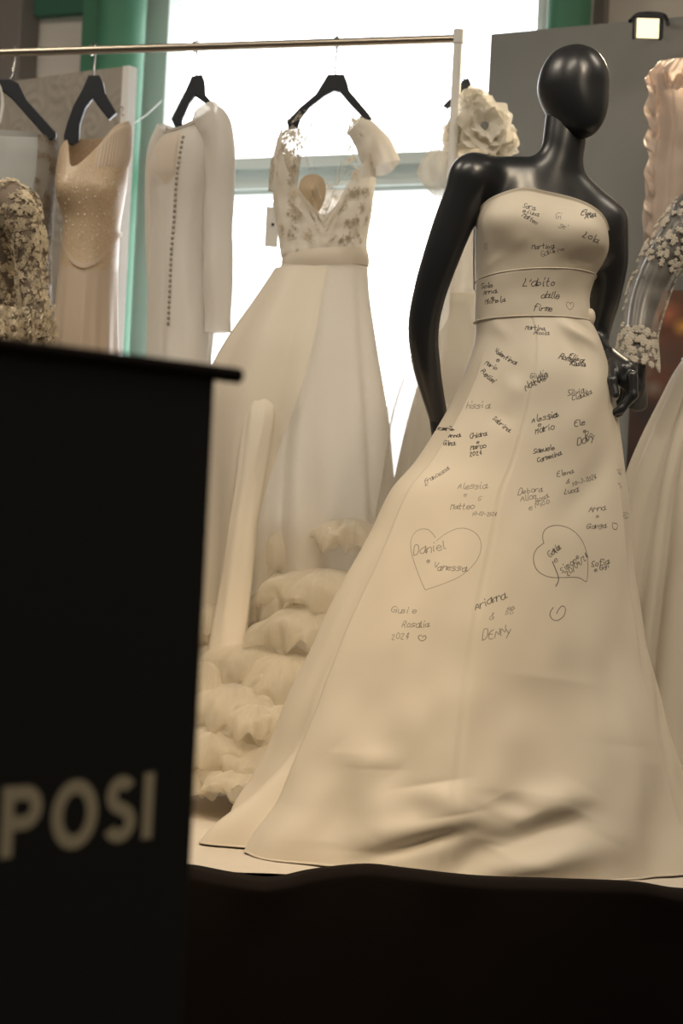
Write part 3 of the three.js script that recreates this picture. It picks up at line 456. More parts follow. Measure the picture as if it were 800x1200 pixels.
INK.skirt = [[
  ["Martina", 0.42683, 0.97153, 0.01049, -0.0002, 0.00287, 0.00491, 0.72, 0.285],
  ["Nicola", 0.45879, 0.96245, 0.00998, -0.0002, 0.00225, 0.00475, 0.675, 0.29483],
  ["Valentina", 0.29378, 0.92907, 0.01045, -0.00272, 0.00367, 0.00438, 0.765, 0.30645],
  ["e", 0.31452, 0.91079, 0.01151, -0.00185, 0.00119, 0.00468, 0.72, 0.285],
  ["Mario", 0.26279, 0.90656, 0.01191, -0.00267, 0.00284, 0.00426, 0.675, 0.285],
  ["Puglisi", 0.2563, 0.89148, 0.01097, -0.00355, 0.00487, 0.00363, 0.765, 0.30645],
  ["Romeo", 0.55087, 0.918, 0.01186, -0.00092, 0.00448, 0.00574, 0.81, 0.29028],
  ["Elisa", 0.58965, 0.92266, 0.01158, -0.00168, 0.00875, 0.00534, 0.81, 0.30735],
  ["Kasia", 0.59131, 0.90679, 0.01202, 2e-05, 0.00366, 0.00522, 0.81, 0.32656],
  ["Natale", 0.44696, 0.85464, 0.00972, 0.00413, -0.00832, 0.00598, 0.72, 0.20652],
  ["Giulio", 0.45407, 0.87704, 0.01042, 0.00133, -0.00301, 0.00588, 0.63, 0.225],
  ["Nino", 0.47402, 0.86644, 0.00879, 0.00239, -0.00492, 0.00516, 0.63, 0.2375],
  ["Silvia", 0.58127, 0.84942, 0.01036, 0.00164, -0.00187, 0.00549, 0.675, 0.2375],
  ["Claudia", 0.59738, 0.84057, 0.00935, 0.00222, -0.00285, 0.00478, 0.63, 0.25909],
  ["Hissi", 0.26205, 0.82014, 0.01311, 0.00031, -0.00672, 0.0068, 0.405, 0.22619],
  ["a", 0.33376, 0.82003, 0.01159, -0.00049, -0.00356, 0.00638, 0.405, 0.2375],
  ["Sabrina", 0.37047, 0.80099, 0.00803, -0.00301, 0.00234, 0.00408, 0.675, 0.29687],
  ["Chiara", 0.32886, 0.76375, 0.00749, 0.00102, -0.00501, 0.00512, 0.72, 0.28788],
  ["e", 0.35555, 0.75454, 0.00732, 0.00011, -0.00327, 0.00473, 0.72, 0.285],
  ["Marco", 0.34649, 0.74324, 0.0071, 0.00082, -0.0045, 0.00497, 0.72, 0.29687],
  ["2024", 0.35344, 0.7306, 0.00673, 0.00101, -0.00479, 0.00493, 0.675, 0.29687],
  ["Alessia", 0.48599, 0.7971, 0.00951, 0.00171, -0.0038, 0.00634, 0.675, 0.22619],
  ["e", 0.50573, 0.78993, 0.00811, 0.00028, -0.00168, 0.00546, 0.63, 0.24429],
  ["Mario", 0.50247, 0.77718, 0.00904, 0.00171, -0.00367, 0.00632, 0.675, 0.22619],
  ["Ivan", 0.53257, 0.80347, 0.00658, 0.00186, -0.00344, 0.00431, 0.63, 0.285],
  ["Ele", 0.60703, 0.79388, 0.01127, 0.00167, -0.00295, 0.00634, 0.675, 0.22619],
  ["e", 0.63653, 0.7843, 0.00935, 0.00044, -0.00081, 0.00497, 0.63, 0.26719],
  ["Davy", 0.62215, 0.76018, 0.01234, 0.00303, -0.00536, 0.00651, 0.63, 0.20652],
  ["Ro", 0.64637, 0.77382, 0.01205, 0.00282, -0.00517, 0.00593, 0.54, 0.20357],
  ["Tonio", 0.0237, 0.78517, 0.04529, -0.00114, -0.03866, 0.0061, 0.765, 0.31667],
  ["e Anna", 0.23248, 0.76524, 0.00914, 0.00028, -0.00602, 0.00455, 0.765, 0.33929],
  ["Gilma", 0.24855, 0.75052, 0.00878, 0.00018, -0.0054, 0.00467, 0.72, 0.32759],
  ["Samuele", 0.50965, 0.73978, 0.00678, 0.00138, -0.00281, 0.00508, 0.675, 0.27941],
  ["Carmelina", 0.5238, 0.7247, 0.00574, 0.00169, -0.003, 0.00432, 0.675, 0.31667],
  ["Francesca", 0.28398, 0.67786, 0.00364, 0.00265, -0.00862, 0.0043, 0.4875, 0.25],
  ["Alessia", 0.36995, 0.67041, 0.00876, 0.00044, -0.00392, 0.00741, 0.375, 0.18333],
  ["e", 0.39072, 0.657, 0.00664, 0.00024, -0.0022, 0.00557, 0.3375, 0.2],
  ["G", 0.42223, 0.65035, 0.00684, -0.00076, -0.0006, 0.00582, 0.3375, 0.18947],
  ["Matteo", 0.37015, 0.63269, 0.00711, 0.00039, -0.00202, 0.00618, 0.45, 0.2],
  ["10-07-2024", 0.41771, 0.62363, 0.00417, 5e-05, -0.00067, 0.00385, 0.4125, 0.288],
  ["Elena", 0.57721, 0.7006, 0.00764, 0.00173, -0.00286, 0.00544, 0.6, 0.21622],
  ["&", 0.60114, 0.68929, 0.0079, 0.00036, -0.0009, 0.00553, 0.5625, 0.22222],
  ["10-7-2024", 0.6178, 0.68541, 0.00729, 0.0017, -0.00269, 0.00416, 0.525, 0.27586],
  ["Luca", 0.59887, 0.67064, 0.00809, 0.00113, -0.00182, 0.00544, 0.6, 0.22222],
  ["Debora", 0.50158, 0.66461, 0.00672, 0.00117, -0.00228, 0.00604, 0.4875, 0.2],
  ["Alice", 0.50922, 0.65255, 0.00616, 0.00151, -0.00224, 0.00565, 0.45, 0.21053],
  ["e Nico", 0.5277, 0.63795, 0.00627, 0.00241, -0.00295, 0.00567, 0.45, 0.2],
  ["Rosa", 0.54007, 0.65089, 0.00516, 0.00246, -0.00308, 0.00462, 0.4125, 0.23529],
  ["Anna", 0.66125, 0.64086, 0.00895, 0.00103, -0.0001, 0.00616, 0.5625, 0.2],
  ["e", 0.67779, 0.63073, 0.00711, 0.00029, 0.00054, 0.00498, 0.525, 0.225],
  ["Gianga", 0.65195, 0.60958, 0.00766, 0.00068, -8e-05, 0.0054, 0.5625, 0.22857],
  ["Daniel", 0.32423, 0.54612, 0.00973, 0.00248, -0.00592, 0.00917, 0.4125, 0.14194],
  ["e", 0.35754, 0.53371, 0.0059, 0.00254, -0.00489, 0.00589, 0.45, 0.19048],
  ["Vanessa", 0.37426, 0.5222, 0.0073, 0.00015, -0.002, 0.00743, 0.45, 0.17959],
  ["Gaia", 0.5739, 0.55417, 0.00494, 0.00414, -0.00462, 0.00449, 0.6, 0.2],
  ["e", 0.58465, 0.54548, 0.00486, 0.00413, -0.00456, 0.00449, 0.525, 0.2],
  ["Simone", 0.59962, 0.52781, 0.00511, 0.00429, -0.00482, 0.00436, 0.6, 0.2],
  ["20/09/24", 0.61056, 0.52217, 0.00489, 0.00399, -0.00482, 0.0038, 0.6, 0.22222],
  ["Aly", 0.58002, 0.56361, 0.00486, 0.00337, -0.00377, 0.00435, 0.525, 0.22222],
  ["Sofia", 0.66169, 0.54071, 0.00829, 0.00154, -0.00147, 0.00598, 0.6, 0.22],
  ["e Gigi", 0.66931, 0.53174, 0.00642, 0.00204, -0.00228, 0.0045, 0.6, 0.25],
  ["Arianna", 0.46267, 0.45569, 0.00599, 0.00328, -0.00363, 0.00709, 0.5625, 0.18462],
  ["&", 0.48623, 0.43892, 0.00706, 0.0004, -0.00094, 0.00823, 0.375, 0.14545],
  ["BB", 0.50972, 0.45078, 0.00645, 0.00115, -0.00138, 0.00742, 0.2625, 0.176],
  ["oo", 0.5116, 0.45842, 0.00528, 0.0003, -0.00059, 0.00601, 0.2625, 0.22],
  ["DENNY", 0.47977, 0.404, 0.00718, 0.00227, -0.00232, 0.00868, 0.375, 0.17333],
  ["Giusi e", 0.32319, 0.4414, 0.00696, 0.00027, -0.00215, 0.00662, 0.4125, 0.18182],
  ["Rosalia", 0.35353, 0.41753, 0.00603, 0.00044, -0.00165, 0.00676, 0.45, 0.17778],
  ["2024", 0.34248, 0.39357, 0.00577, 0.00093, -0.00217, 0.00623, 0.375, 0.19048],
  ["ile", 0.76599, 0.72287, 0.00949, -0.00428, 0.02158, 0.00342, 0.4125, 0.21176],
  ["so", 0.76456, 0.69786, 0.00421, -0.00426, 0.01911, 0.00221, 0.375, 0.24],
  ["lia", 0.77214, 0.64498, 0.0199, -0.00447, 0.03669, 0.00236, 0.3375, 0.225],
], [
  [0.36, 2.2399999999999998, [[0.35673, 0.58049], [0.34313, 0.59244], [0.3264, 0.59648], [0.30868, 0.59108], [0.30331, 0.57667], [0.31399, 0.55506], [0.33813, 0.5249], [0.3732, 0.48502], [0.37423, 0.48663], [0.39586, 0.49569], [0.42725, 0.51287], [0.44814, 0.54165], [0.45083, 0.56948], [0.4382, 0.59046], [0.41624, 0.60028], [0.39447, 0.5993], [0.37497, 0.5891], [0.36084, 0.57442]]],
  [0.6, 2.5600000000000005, [[0.56079, 0.57957], [0.55489, 0.59461], [0.56574, 0.61047], [0.59252, 0.61475], [0.62219, 0.60681], [0.64527, 0.58466], [0.65484, 0.55581], [0.65251, 0.51589], [0.64868, 0.51424], [0.63354, 0.52295], [0.60245, 0.5203], [0.57323, 0.51916], [0.55106, 0.53031], [0.54306, 0.55122], [0.54594, 0.56816], [0.55916, 0.5795]]],
  [0.7, 3.2, [[0.57951, 0.54832], [0.59062, 0.52744], [0.59444, 0.51543], [0.58836, 0.50458]]],
  [0.5, 3.2, [[0.58469, 0.46667], [0.57758, 0.45736], [0.58205, 0.4455], [0.5922, 0.44286], [0.60467, 0.45226], [0.60817, 0.46592], [0.60179, 0.47176], [0.59387, 0.46397], [0.59078, 0.45635]]],
  [0.45, 2.8800000000000003, [[0.38909, 0.40488], [0.38349, 0.40598], [0.38518, 0.39849], [0.39268, 0.3945], [0.39764, 0.40249], [0.39273, 0.40668], [0.39107, 0.40198]]],
  [0.7, 2.8800000000000003, [[0.72465, 0.6248], [0.71797, 0.61523], [0.73359, 0.60952], [0.74245, 0.62226], [0.72722, 0.62333]]],
  [0.6, 2.8800000000000003, [[0.28639, 0.67951], [0.28572, 0.67306], [0.29208, 0.6764]]],
]];

{
  const size = { bodice: [1536, 768], waistband: [1536, 384], skirt: [2048, 2048] };
  for (const k of ['bodice', 'waistband', 'skirt']) {
    // front written half and plain back, one mesh: the texture covers the written angle, the rest stays white
    const { rows, o } = parts[k], g = garment(rows, o), uv = g.attributes.uv;
    for (let i = 0; i < uv.count; i++) { const a = (uv.getX(i) - 0.5) * 2 * PI; uv.setX(i, clamp(0.5 + a / (2 * GA), 0.001, 0.999)); }
    const mat = M.satin.clone(); mat.map = inkTex(...size[k], ...INK[k]); parts[k].mesh = part(k, g, mat, gown);
  }
  // piped seams, a small loop at the side of the waist
  for (const [y, r, dip] of [[seamTop, 0.0012, dipTop], [seamWaist, 0.0014, dipWaist]]) part('piping', wire(Array.from({ length: 60 }, (_, i) => ringPoint(bust, i / 60 * 2 * PI, y + dip(i / 60 * 2 * PI), 0.0035)), r, 160, true), M.satin, gown);
  part('side_bow', new THREE.SphereGeometry(1, 20, 14).scale(0.012, 0.02, 0.016).translate(...P(691, 372, MD - 0.03).toArray()), M.satin, gown);
  part('zipper', wire([P(557, 240, MD + 0.02), P(556, 258, MD + 0.02), P(555, 300, MD + 0.02), P(555.5, 340, MD + 0.02)], 0.002), M.white, gown, 'narrow white zip along the side seam');
  part('hem', wire(Array.from({ length: 200 }, (_, i) => ringPoint(skirtRows, i / 200 * 2 * PI, 988, gownSkirt(i / 200 * 2 * PI > PI ? i / 200 * 2 * PI - 2 * PI : i / 200 * 2 * PI, 1, 988))), 0.0022, 500, true), M.satin, gown);
}
// ---------------------------------------------------------------- hangers
// outline of the wood, its distance, the hook: from the neck up and over the rail
function hanger(label, outline, d, neck, hookTop) {
  const g = thing('hanger', label, 'hanger', P(neck[0], neck[1], d), 'black hangers on the rack');
  part('wood', cutout(outline, d, 0.022), M.hanger, g);
  const n = P(neck[0], neck[1] + 2, d), r = P(hookTop[0], railY(hookTop[0]), RD(hookTop[0]) + 0.001), R = 0.016, pts = [n, n.clone().lerp(new V3(r.x, r.y - 0.05, r.z), 0.8)];
  const side = new V3(0.35, 0, 0.94).multiplyScalar(R); for (let i = 0; i <= 8; i++) { const a = -0.9 + i / 8 * (PI + 0.7); pts.push(r.clone().addScaledVector(side, Math.cos(a)).add(new V3(0, Math.sin(a) * R, 0))); }
  part('hook', wire(pts, 0.0022, 50), M.steel, g); return g;
}
hanger('black hanger at the far left edge carrying the grey lace dress', [[-60, 168], [-64, 158], [-22, 104], [-12, 94], [12, 93], [22, 98], [32, 118], [66, 156], [66, 162], [58, 166], [14, 116], [4, 108], [-8, 112], [-46, 166]], 5.22, [9, 94], [17]);
hanger('black hanger carrying the champagne beaded dress', [[104, 89], [117, 89], [121, 97], [124, 110], [137, 133], [128, 141], [116, 126], [109, 116], [100, 128], [94, 146], [93, 166], [86, 171], [76, 167], [75, 160], [79, 145], [86, 125], [97, 105]], 5.2, [110, 90], [111]);
hanger('black hanger in the long sleeved crepe dress', [[225, 90], [237, 88], [240, 96], [241, 112], [252, 124], [247, 127], [238, 119], [229, 113], [222, 122], [214, 140], [213, 148], [205, 149], [201, 140], [206, 130], [216, 110]], 5.13, [231, 90], [230]);
hanger('black hanger carrying the lace bodice dress with the V neck', [[384, 88], [403, 88], [407, 98], [409, 107], [431, 133], [436, 140], [428, 141], [410, 122], [399, 109], [391, 107], [380, 113], [362, 127], [352, 140], [349, 150], [338, 152], [336, 143], [352, 126], [370, 111], [378, 98]], 5.04, [393, 89], [394]);
hanger('black hanger above the flower shoulder dress', [[541, 95], [548, 92], [551, 97], [553, 108], [566, 121], [560, 126], [546, 116], [538, 116], [524, 128], [519, 124], [536, 108]], 5.0, [546, 95], [534]);
{ const pts = Array.from({ length: 40 }, (_, i) => { const a = i / 40 * 2 * PI; return P(-12 + 15 * Math.cos(a), 122 + 30 * Math.sin(a), 5.1 + 0.03 * Math.cos(a)); });
  const g = thing('hoop', 'white wire hoop hanging beside the left hanger, cut by the frame', 'hoop', P(-12, 122, 5.1)); part('ring', wire(pts, 0.0045, 80, true), M.white, g);
  part('cord', wire([P(-12, 92, 5.1), P(-14, 80, 5.25), P(-14, railY(-14) + 4, RD(-14))], 0.0015), M.white, g); }

// ---------------------------------------------------------------- lace cloths
const laceTex = (seed, dens, net, tone) => canvasTex(1024, 1024, laceDraw(seed, dens, net, tone), { repeat: [1, 1] });
const laceIvory = laceTex(3, 190, 2.2), laceOpen = laceTex(8, 120, 0), laceBold = laceTex(31, 520, 0), laceGrey = laceTex(13, 200, 2);
const lace = (tex, rx, ry, c, o = {}) => phys(c, 0.9, { map: copyTex(tex, rx, ry), alphaTest: 0.5, transmission: 0.15, thickness: 0, ...o });

// 1. cream lace gown nearest at the left edge
{
  const D = 4.75, g = thing('lace_gown', 'cream floral lace gown with a scalloped long sleeve at the left edge', 'gown', P(-40, 930, D).setY(STAGE + 0.01));
  const rows = [[222, -95, 20, D, 0.09], [250, -112, 32, D, 0.12], [300, -115, 30, D, 0.12], [350, -105, 24, D, 0.11], [410, -112, 36, D, 0.13], [600, -165, 80, D, 0.22], [935, -250, 130, D, 0.34]];
  const lm = lace(laceBold, 2.4, 1.6, [1, 0.91, 0.76]);
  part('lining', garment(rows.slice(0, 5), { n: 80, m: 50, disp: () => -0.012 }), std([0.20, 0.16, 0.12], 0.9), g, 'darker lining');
  part('bodice', garment(rows.slice(0, 5), { n: 100, m: 70, disp: (a, t) => 0.006 * noise(a * 4, t * 6, 1) }), lm, g);
  part('skirt', garment(rows.slice(4), { n: 160, m: 80, disp: folds(11, 0.03, 2) }), M.ivory, g);
  const sl = [[6, 226, D - 0.06, 22], [22, 246, D - 0.1, 27], [32, 275, D - 0.11, 23], [36, 320, D - 0.11, 18], [40, 360, D - 0.12, 17], [46, 398, D - 0.12, 21]];
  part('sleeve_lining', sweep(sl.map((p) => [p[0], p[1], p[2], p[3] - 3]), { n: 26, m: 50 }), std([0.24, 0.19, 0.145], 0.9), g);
  part('sleeve', sweep(sl, { n: 36, m: 80, disp: (a, t) => 0.005 * noise(a * 2, t * 8, 3) + 0.006 * t * Math.cos(a * 6) }), lace(laceBold, 0.9, 1.4, [1, 0.91, 0.76]), g);
  for (let k = 0; k < 4; k++) part('scalloped_flounce', gridGeo(90, 12, (s, t) => { const a = lerp(-0.2, PI + 0.2, s), x = lerp(66, -40, s), sc = Math.abs(Math.sin(s * PI * 7)); return P(x, 352 + k * 15 + t * (15 + 8 * sc) + (1 - Math.abs(s - 0.4)) * 8, D - 0.13 - 0.03 * Math.sin(s * 3) - 0.02 * t * (1 + Math.cos(s * 40 + k))); }), lace(laceBold, 1.4, 0.2, [1, 0.92, 0.78]), g);
}
// 2. grey lace dress with a sheer pale yoke, on the first hanger
{
  const D = 5.24, g = thing('lace_dress', 'greyish beige lace dress with a sheer pale yoke on the leftmost hanger', 'dress', P(5, 915, D).setY(STAGE + 0.02));
  const rows = [[158, -62, 66, D, 0.05], [185, -66, 68, D, 0.08], [230, -62, 63, D, 0.1], [300, -58, 60, D, 0.1], [370, -62, 62, D, 0.11], [420, -75, 70, D, 0.13], [900, -140, 110, D, 0.26]];
  part('yoke', garment(rows.slice(0, 4), { n: 90, m: 50, y0: 160, y1: 275, top: (a) => -4 + 8 * Math.cos(a) }), M.paleVeil, g, 'sheer pale net yoke');
  part('skirt', garment(rows, { n: 120, m: 60, y0: 330, y1: 900, disp: folds(9, 0.02, 6) }), M.ivory, g);
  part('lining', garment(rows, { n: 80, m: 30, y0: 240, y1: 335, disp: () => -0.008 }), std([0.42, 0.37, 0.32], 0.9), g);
  const lg = lace(laceGrey, 2.5, 1.2, [0.50, 0.43, 0.36]);
  part('bodice', garment(rows, { n: 120, m: 50, y0: 255, y1: 415, top: (a) => (Math.abs(a) < 2 ? -12 * Math.cos(a * 3) : 0) + (a > 0.5 && a < 1.9 ? -40 * Math.sin((a - 0.5) / 1.4 * PI) : 0), disp: (a, t) => 0.004 * noise(a * 6, t * 9, 1) }), lg, g);
  part('strap', garment(rows, { n: 40, m: 60, a0: 0.75, a1: 2.3, y0: 158, y1: 280, disp: () => 0.004 }), lace(laceGrey, 0.6, 0.8, [0.36, 0.30, 0.25]), g);
}
// 3. champagne beaded dress
{
  const D = 5.2, g = thing('beaded_dress', 'champagne V neck dress with a beaded bodice and pleated shoulder', 'dress', P(103, 930, D).setY(STAGE + 0.02));
  const rows = [[140, 82, 152, D, 0.035], [170, 72, 152, D, 0.055], [200, 66, 150, D, 0.085], [225, 65, 147, D, 0.1], [262, 74, 141, D, 0.09], [295, 72, 139, D, 0.095], [330, 68, 138, D, 0.11], [420, 60, 138, D, 0.13], [925, 20, 165, D, 0.24]];
  const pleat = noiseTex(512, 256, (x, y) => 0.5 + 0.5 * Math.sin(x * 2 * PI * 90 + 3 * noise(x * 8, y * 6, 1)) * (0.5 + 0.5 * noise(x * 20, y * 9, 3)), 1);
  const sparkle = canvasTex(512, 512, (c, w, h) => { const R = rng(4); c.fillStyle = 'rgb(214,192,163)'; c.fillRect(0, 0, w, h); for (let i = 0; i < 5200; i++) { const v = R(); c.fillStyle = v > 0.93 ? 'rgb(245,235,215)' : `rgba(${Math.round(175 + 60 * v)},${Math.round(150 + 55 * v)},${Math.round(120 + 50 * v)},.8)`; c.beginPath(); c.arc(R() * w, R() * h, 1 + 1.6 * R(), 0, 7); c.fill(); } }, { repeat: [2, 1] });
  const beadM = phys([1, 1, 1], 0.4, { map: sparkle, bumpMap: pleat, bumpScale: 0.0007, transmission: 0.15, thickness: 0 });
  const cutTab = [[-180, 16], [-130, 22], [-90, 38], [-55, 26], [-44, 34], [-26, 60], [0, 44], [34, 10], [76, 0], [95, 2], [135, 16], [180, 16]], cut = (a) => at(cutTab, a * 180 / PI, 1);
  const bd3 = (a, t, py) => 0.02 * Math.exp(-(((a + 0.6) / 0.4) ** 2) - ((py - 228) / 20) ** 2) + 0.018 * Math.exp(-(((a - 0.6) / 0.4) ** 2) - ((py - 228) / 20) ** 2);
  part('bodice', garment(rows, { n: 160, m: 70, y0: 142, y1: 316, top: cut, bottom: (a) => 6 * Math.cos(a), disp: bd3 }), beadM, g);
  part('shoulder_panel', garment(rows, { n: 80, m: 30, a0: 0.0, a1: 1.75, y0: 142, y1: 205, top: (a) => cut(a) - 1, bottom: (a) => 14 * Math.cos(a), disp: (a, t) => -0.003 + 0.007 * smooth(1, 0.6, t) * smooth(0, 0.1, t) * smooth(0, 0.35, a) + 0.0013 * Math.sin(a * 70) * smooth(1, 0.6, t) }), M.champagne, g, 'finely pleated shoulder');
  part('waist_point', garment(rows, { n: 60, m: 6, a0: -1.6, a1: 1.6, y0: 270, y1: 276, top: (a) => 44 * Math.cos(a) ** 2, bottom: (a) => 44 * Math.cos(a) ** 2, disp: () => 0.006 }), M.champagne, g, 'pointed waist seam');
  part('skirt', garment(rows, { n: 180, m: 90, y0: 312, y1: 925, bottom: () => 0, top: (a) => 6 * Math.cos(a), disp: folds(13, 0.022, 9, 1.2) }), M.champagne, g);
  const B = []; const R = rng(12); for (let i = 0; i < 70; i++) { const a = lerp(-0.95, 1.0, R()), y = lerp(212, 300, R()); B.push(new THREE.IcosahedronGeometry(0.0014 + 0.0018 * R(), 0).translate(...ringPoint(rows, a, y, 0.001 + bd3(a, 0, y)).toArray())); }
  const bd = part('beading', merge(B), M.bead, g, 'scattered glittering beads'); bd.userData.kind = 'stuff';
}
// 4. long sleeved crepe dress with a buttoned back
{
  const D = 5.12, g = thing('crepe_dress', 'long sleeved ivory crepe dress with a row of small back buttons', 'dress', P(215, 930, D).setY(STAGE + 0.02));
  const rows = [[122, 206, 240, D, 0.03, -0.6], [145, 192, 250, D, 0.05, -0.5], [175, 181, 254, D, 0.085, -0.2], [215, 174, 254, D, 0.1], [260, 178, 246, D, 0.095], [300, 175, 246, D, 0.1], [380, 173, 249, D, 0.12], [430, 172, 246, D, 0.13], [925, 150, 262, D, 0.22]];
  part('body', garment(rows, { n: 130, m: 120, y0: 138, y1: 925, top: (a) => (Math.abs(a) > 1.8 ? 0 : 14 * Math.cos(a)), disp: (a, t) => 0.005 * noise(a * 2, t * 9, 1) + 0.4 * folds(7, 0.03, 4)(a, t) }), M.crepe, g);
  part('yoke', garment(rows, { n: 40, m: 30, a0: -2.0, a1: -0.1, y0: 141, y1: 224, top: (a) => 12 * Math.cos(a), disp: (a, t) => -0.002 + 0.005 * smooth(0, 0.1, t) * smooth(1, 0.75, t) * smooth(-2.0, -1.8, a) * smooth(-0.1, -0.2, a) }), M.yoke, g, 'sheer peach tinted back yoke');
  const sl = [[240, 132, D - 0.04, 18], [254, 152, D - 0.06, 20], [258, 200, D - 0.07, 17.5], [254, 260, D - 0.07, 18], [254, 320, D - 0.08, 16.5], [254, 390, D - 0.08, 15]];
  part('sleeve', sweep(sl, { n: 36, m: 80, disp: (a, t) => 0.006 * Math.cos(a * 3 + t * 4) * t + 0.006 * noise(a, t * 6, 2) }), M.crepe, g);
  part('sleeve', sweep([[196, 150, D + 0.08, 13], [186, 180, D + 0.11, 14], [183, 260, D + 0.12, 13], [187, 390, D + 0.12, 12]], { n: 24, m: 50 }), M.crepe, g);
  part('neckband', wire(Array.from({ length: 40 }, (_, i) => { const a = i / 40 * 2 * PI; return ringPoint(rows, a, 139 + (Math.abs(a > PI ? a - 2 * PI : a) > 1.8 ? 0 : 14 * Math.cos(a)), 0.002); }), 0.003, 100, true), M.crepe, g);
  const bt = new THREE.SphereGeometry(0.0045, 10, 8), bm = std([0.36, 0.31, 0.26], 0.6);
  for (let i = 0; i < 36; i++) { const y = 168 + i * 6.2, q = ringPoint(rows, lerp(-0.02, -0.22, i / 35), y, 0.008); const m = shadow(new THREE.Mesh(bt, bm)); m.name = 'button'; const o = off.get(g); m.position.copy(q).sub(o); off.set(m, o); g.add(m); }
}
// 5. lace bodice dress with a full skirt, backlit in the middle of the window
{
  const D = 5.05, g = thing('v_neck_dress', 'backlit ivory dress with a lace V neck bodice, cap sleeves and full skirt', 'dress', P(350, 930, D).setY(STAGE + 0.02));
  const rows = [[136, 338, 432, D, 0.03], [160, 327, 442, D, 0.06], [200, 320, 440, D, 0.095], [240, 320, 436, D, 0.1], [280, 326, 430, D, 0.09], [312, 330, 430, D, 0.09]];
  const V = (a, dx, depth) => depth * Math.max(0, 1 - Math.abs(a - 0.12) / dx);
  const lm = lace(laceOpen, 2.4, 1.2, [1, 0.97, 0.91], { transmission: 0.5 });
  const vFront = [[-90, -4], [-62, 2], [-36, -4], [-22, 6], [-10, 62], [4, 100], [14, 62], [24, 10], [36, -2], [58, 8], [90, -4]], vBack = (a) => 72 * smooth(1.65, 2.3, Math.abs(a)) - 4;
  part('lace_overlay', garment(rows, { n: 160, m: 80, y0: 137, y1: 304, top: (a) => (Math.abs(a) < PI / 2 ? at(vFront, a * 180 / PI, 1) : vBack(a)), disp: (a, t) => 0.003 + 0.0015 * noise(a * 5, t * 6, 2) }), lm, g, 'open floral lace');
  const bFront = [[-90, -14], [-70, -10], [-50, 30], [-30, 58], [-14, 78], [2, 90], [16, 78], [32, 46], [52, 20], [72, -14], [90, -22]];
  part('bodice', garment(rows, { n: 140, m: 60, y0: 168, y1: 304, top: (a) => (Math.abs(a) < PI / 2 ? at(bFront, a * 180 / PI, 1) : lerp(a > 0 ? -22 : -14, 46, smooth(1.7, 2.2, Math.abs(a)))), disp: (a, t) => 0.003 * noise(a * 4, t * 4, 7) }), M.ivory, g);
  part('inner_cup', gridGeo(40, 14, (s, t) => { const q = s * 2 * PI, e = 1 - t; return P(366 + 16 * e * Math.sin(q), 222 - 24 * e * Math.cos(q) * (1 - 0.25 * Math.cos(q)), D - 0.05 - 0.035 * t); }, true), M.nude, g, 'tan inner cup');
  const wr = rows.concat([[330, 329, 432, D, 0.09]]);
  part('waistband', garment([[296, 331, 430, D, 0.096, -0.12], [316, 331, 432, D, 0.098, -0.12]], { n: 80, m: 8, disp: (a, t) => 0.003 * Math.sin(t * PI) }), M.satinIvory, g);
  part('cap_sleeve', sweep([[414, 146, D - 0.01, 13], [428, 158, D, 17], [440, 176, D, 20], [450, 198, D - 0.01, 19]], { n: 40, m: 40, disp: (a, t) => 0.005 * t * Math.cos(a * 4 + 1) }), M.ivory, g);
  part('cap_sleeve', sweep([[352, 152, D - 0.01, 12], [341, 168, D, 15], [334, 194, D, 16], [331, 226, D, 15]], { n: 40, m: 40, disp: (a, t) => 0.005 * t * Math.cos(a * 4) }), lace(laceIvory, 0.8, 0.5, [0.80, 0.75, 0.67], { transmission: 0.4 }), g, 'lace cap sleeve');
  const sr = [[312, 330, 431, D, 0.092], [345, 310, 434, D, 0.12], [400, 278, 443, D, 0.16], [440, 260, 450, D, 0.18], [480, 246, 456, D, 0.2], [560, 240, 462, D, 0.23], [700, 234, 470, D, 0.27], [930, 222, 470, D, 0.32]];
  part('skirt', garment(sr, { n: 240, m: 140, disp: (a, t, py) => folds(10, 0.03, 3, 1.2)(a, t) - 0.02 * smooth(0.05, 0.3, t) * Math.exp(-(((a - 0.05 + t * 0.5) / 0.09) ** 2)) }), M.tulle, g);
  const pr = [[430, 303, 313, D - 0.08, 0.008], [462, 293, 321, D - 0.185, 0.018], [500, 285, 320, D - 0.225, 0.024], [600, 270, 304, D - 0.272, 0.027], [700, 255, 294, D - 0.305, 0.03], [772, 243, 288, D - 0.33, 0.036]];
  part('satin_fold', garment(pr, { n: 60, m: 100, disp: (a, t, py) => 0.006 * noise(a * 1.5, py * 0.01, 2) }), M.satinIvory, g, 'rolled satin overskirt fold');
  part('satin_panel', gridGeo(60, 120, (s, t) => { const y = lerp(318, 790, t), ar = at([[318, 0.1], [400, 0.1], [470, 0.0], [560, -0.26], [640, -0.4], [720, -0.49], [790, -0.6]], y, 1), a = lerp(-1.75, ar, s), ts = (y - 312) / 618; return ringPoint(sr, a, y, 0.012 + 0.02 * smooth(0, 0.3, t) + folds(10, 0.03, 3, 1.2)(a, ts) + 0.01 * t * Math.sin(a * 7)); }), M.satinIvory, g, 'satin overskirt panel');
  const tg = part('tag', boxAt(0.034, 0.105, 0.002, P(318.5, 266, D - 0.02), 0.2, 0.0009), M.white, g, 'white paper tag'); part('tag_mark', boxAt(0.007, 0.007, 0.001, P(319.5, 263, D - 0.024), 0.2, 0.0004), M.hanger, tg);
}
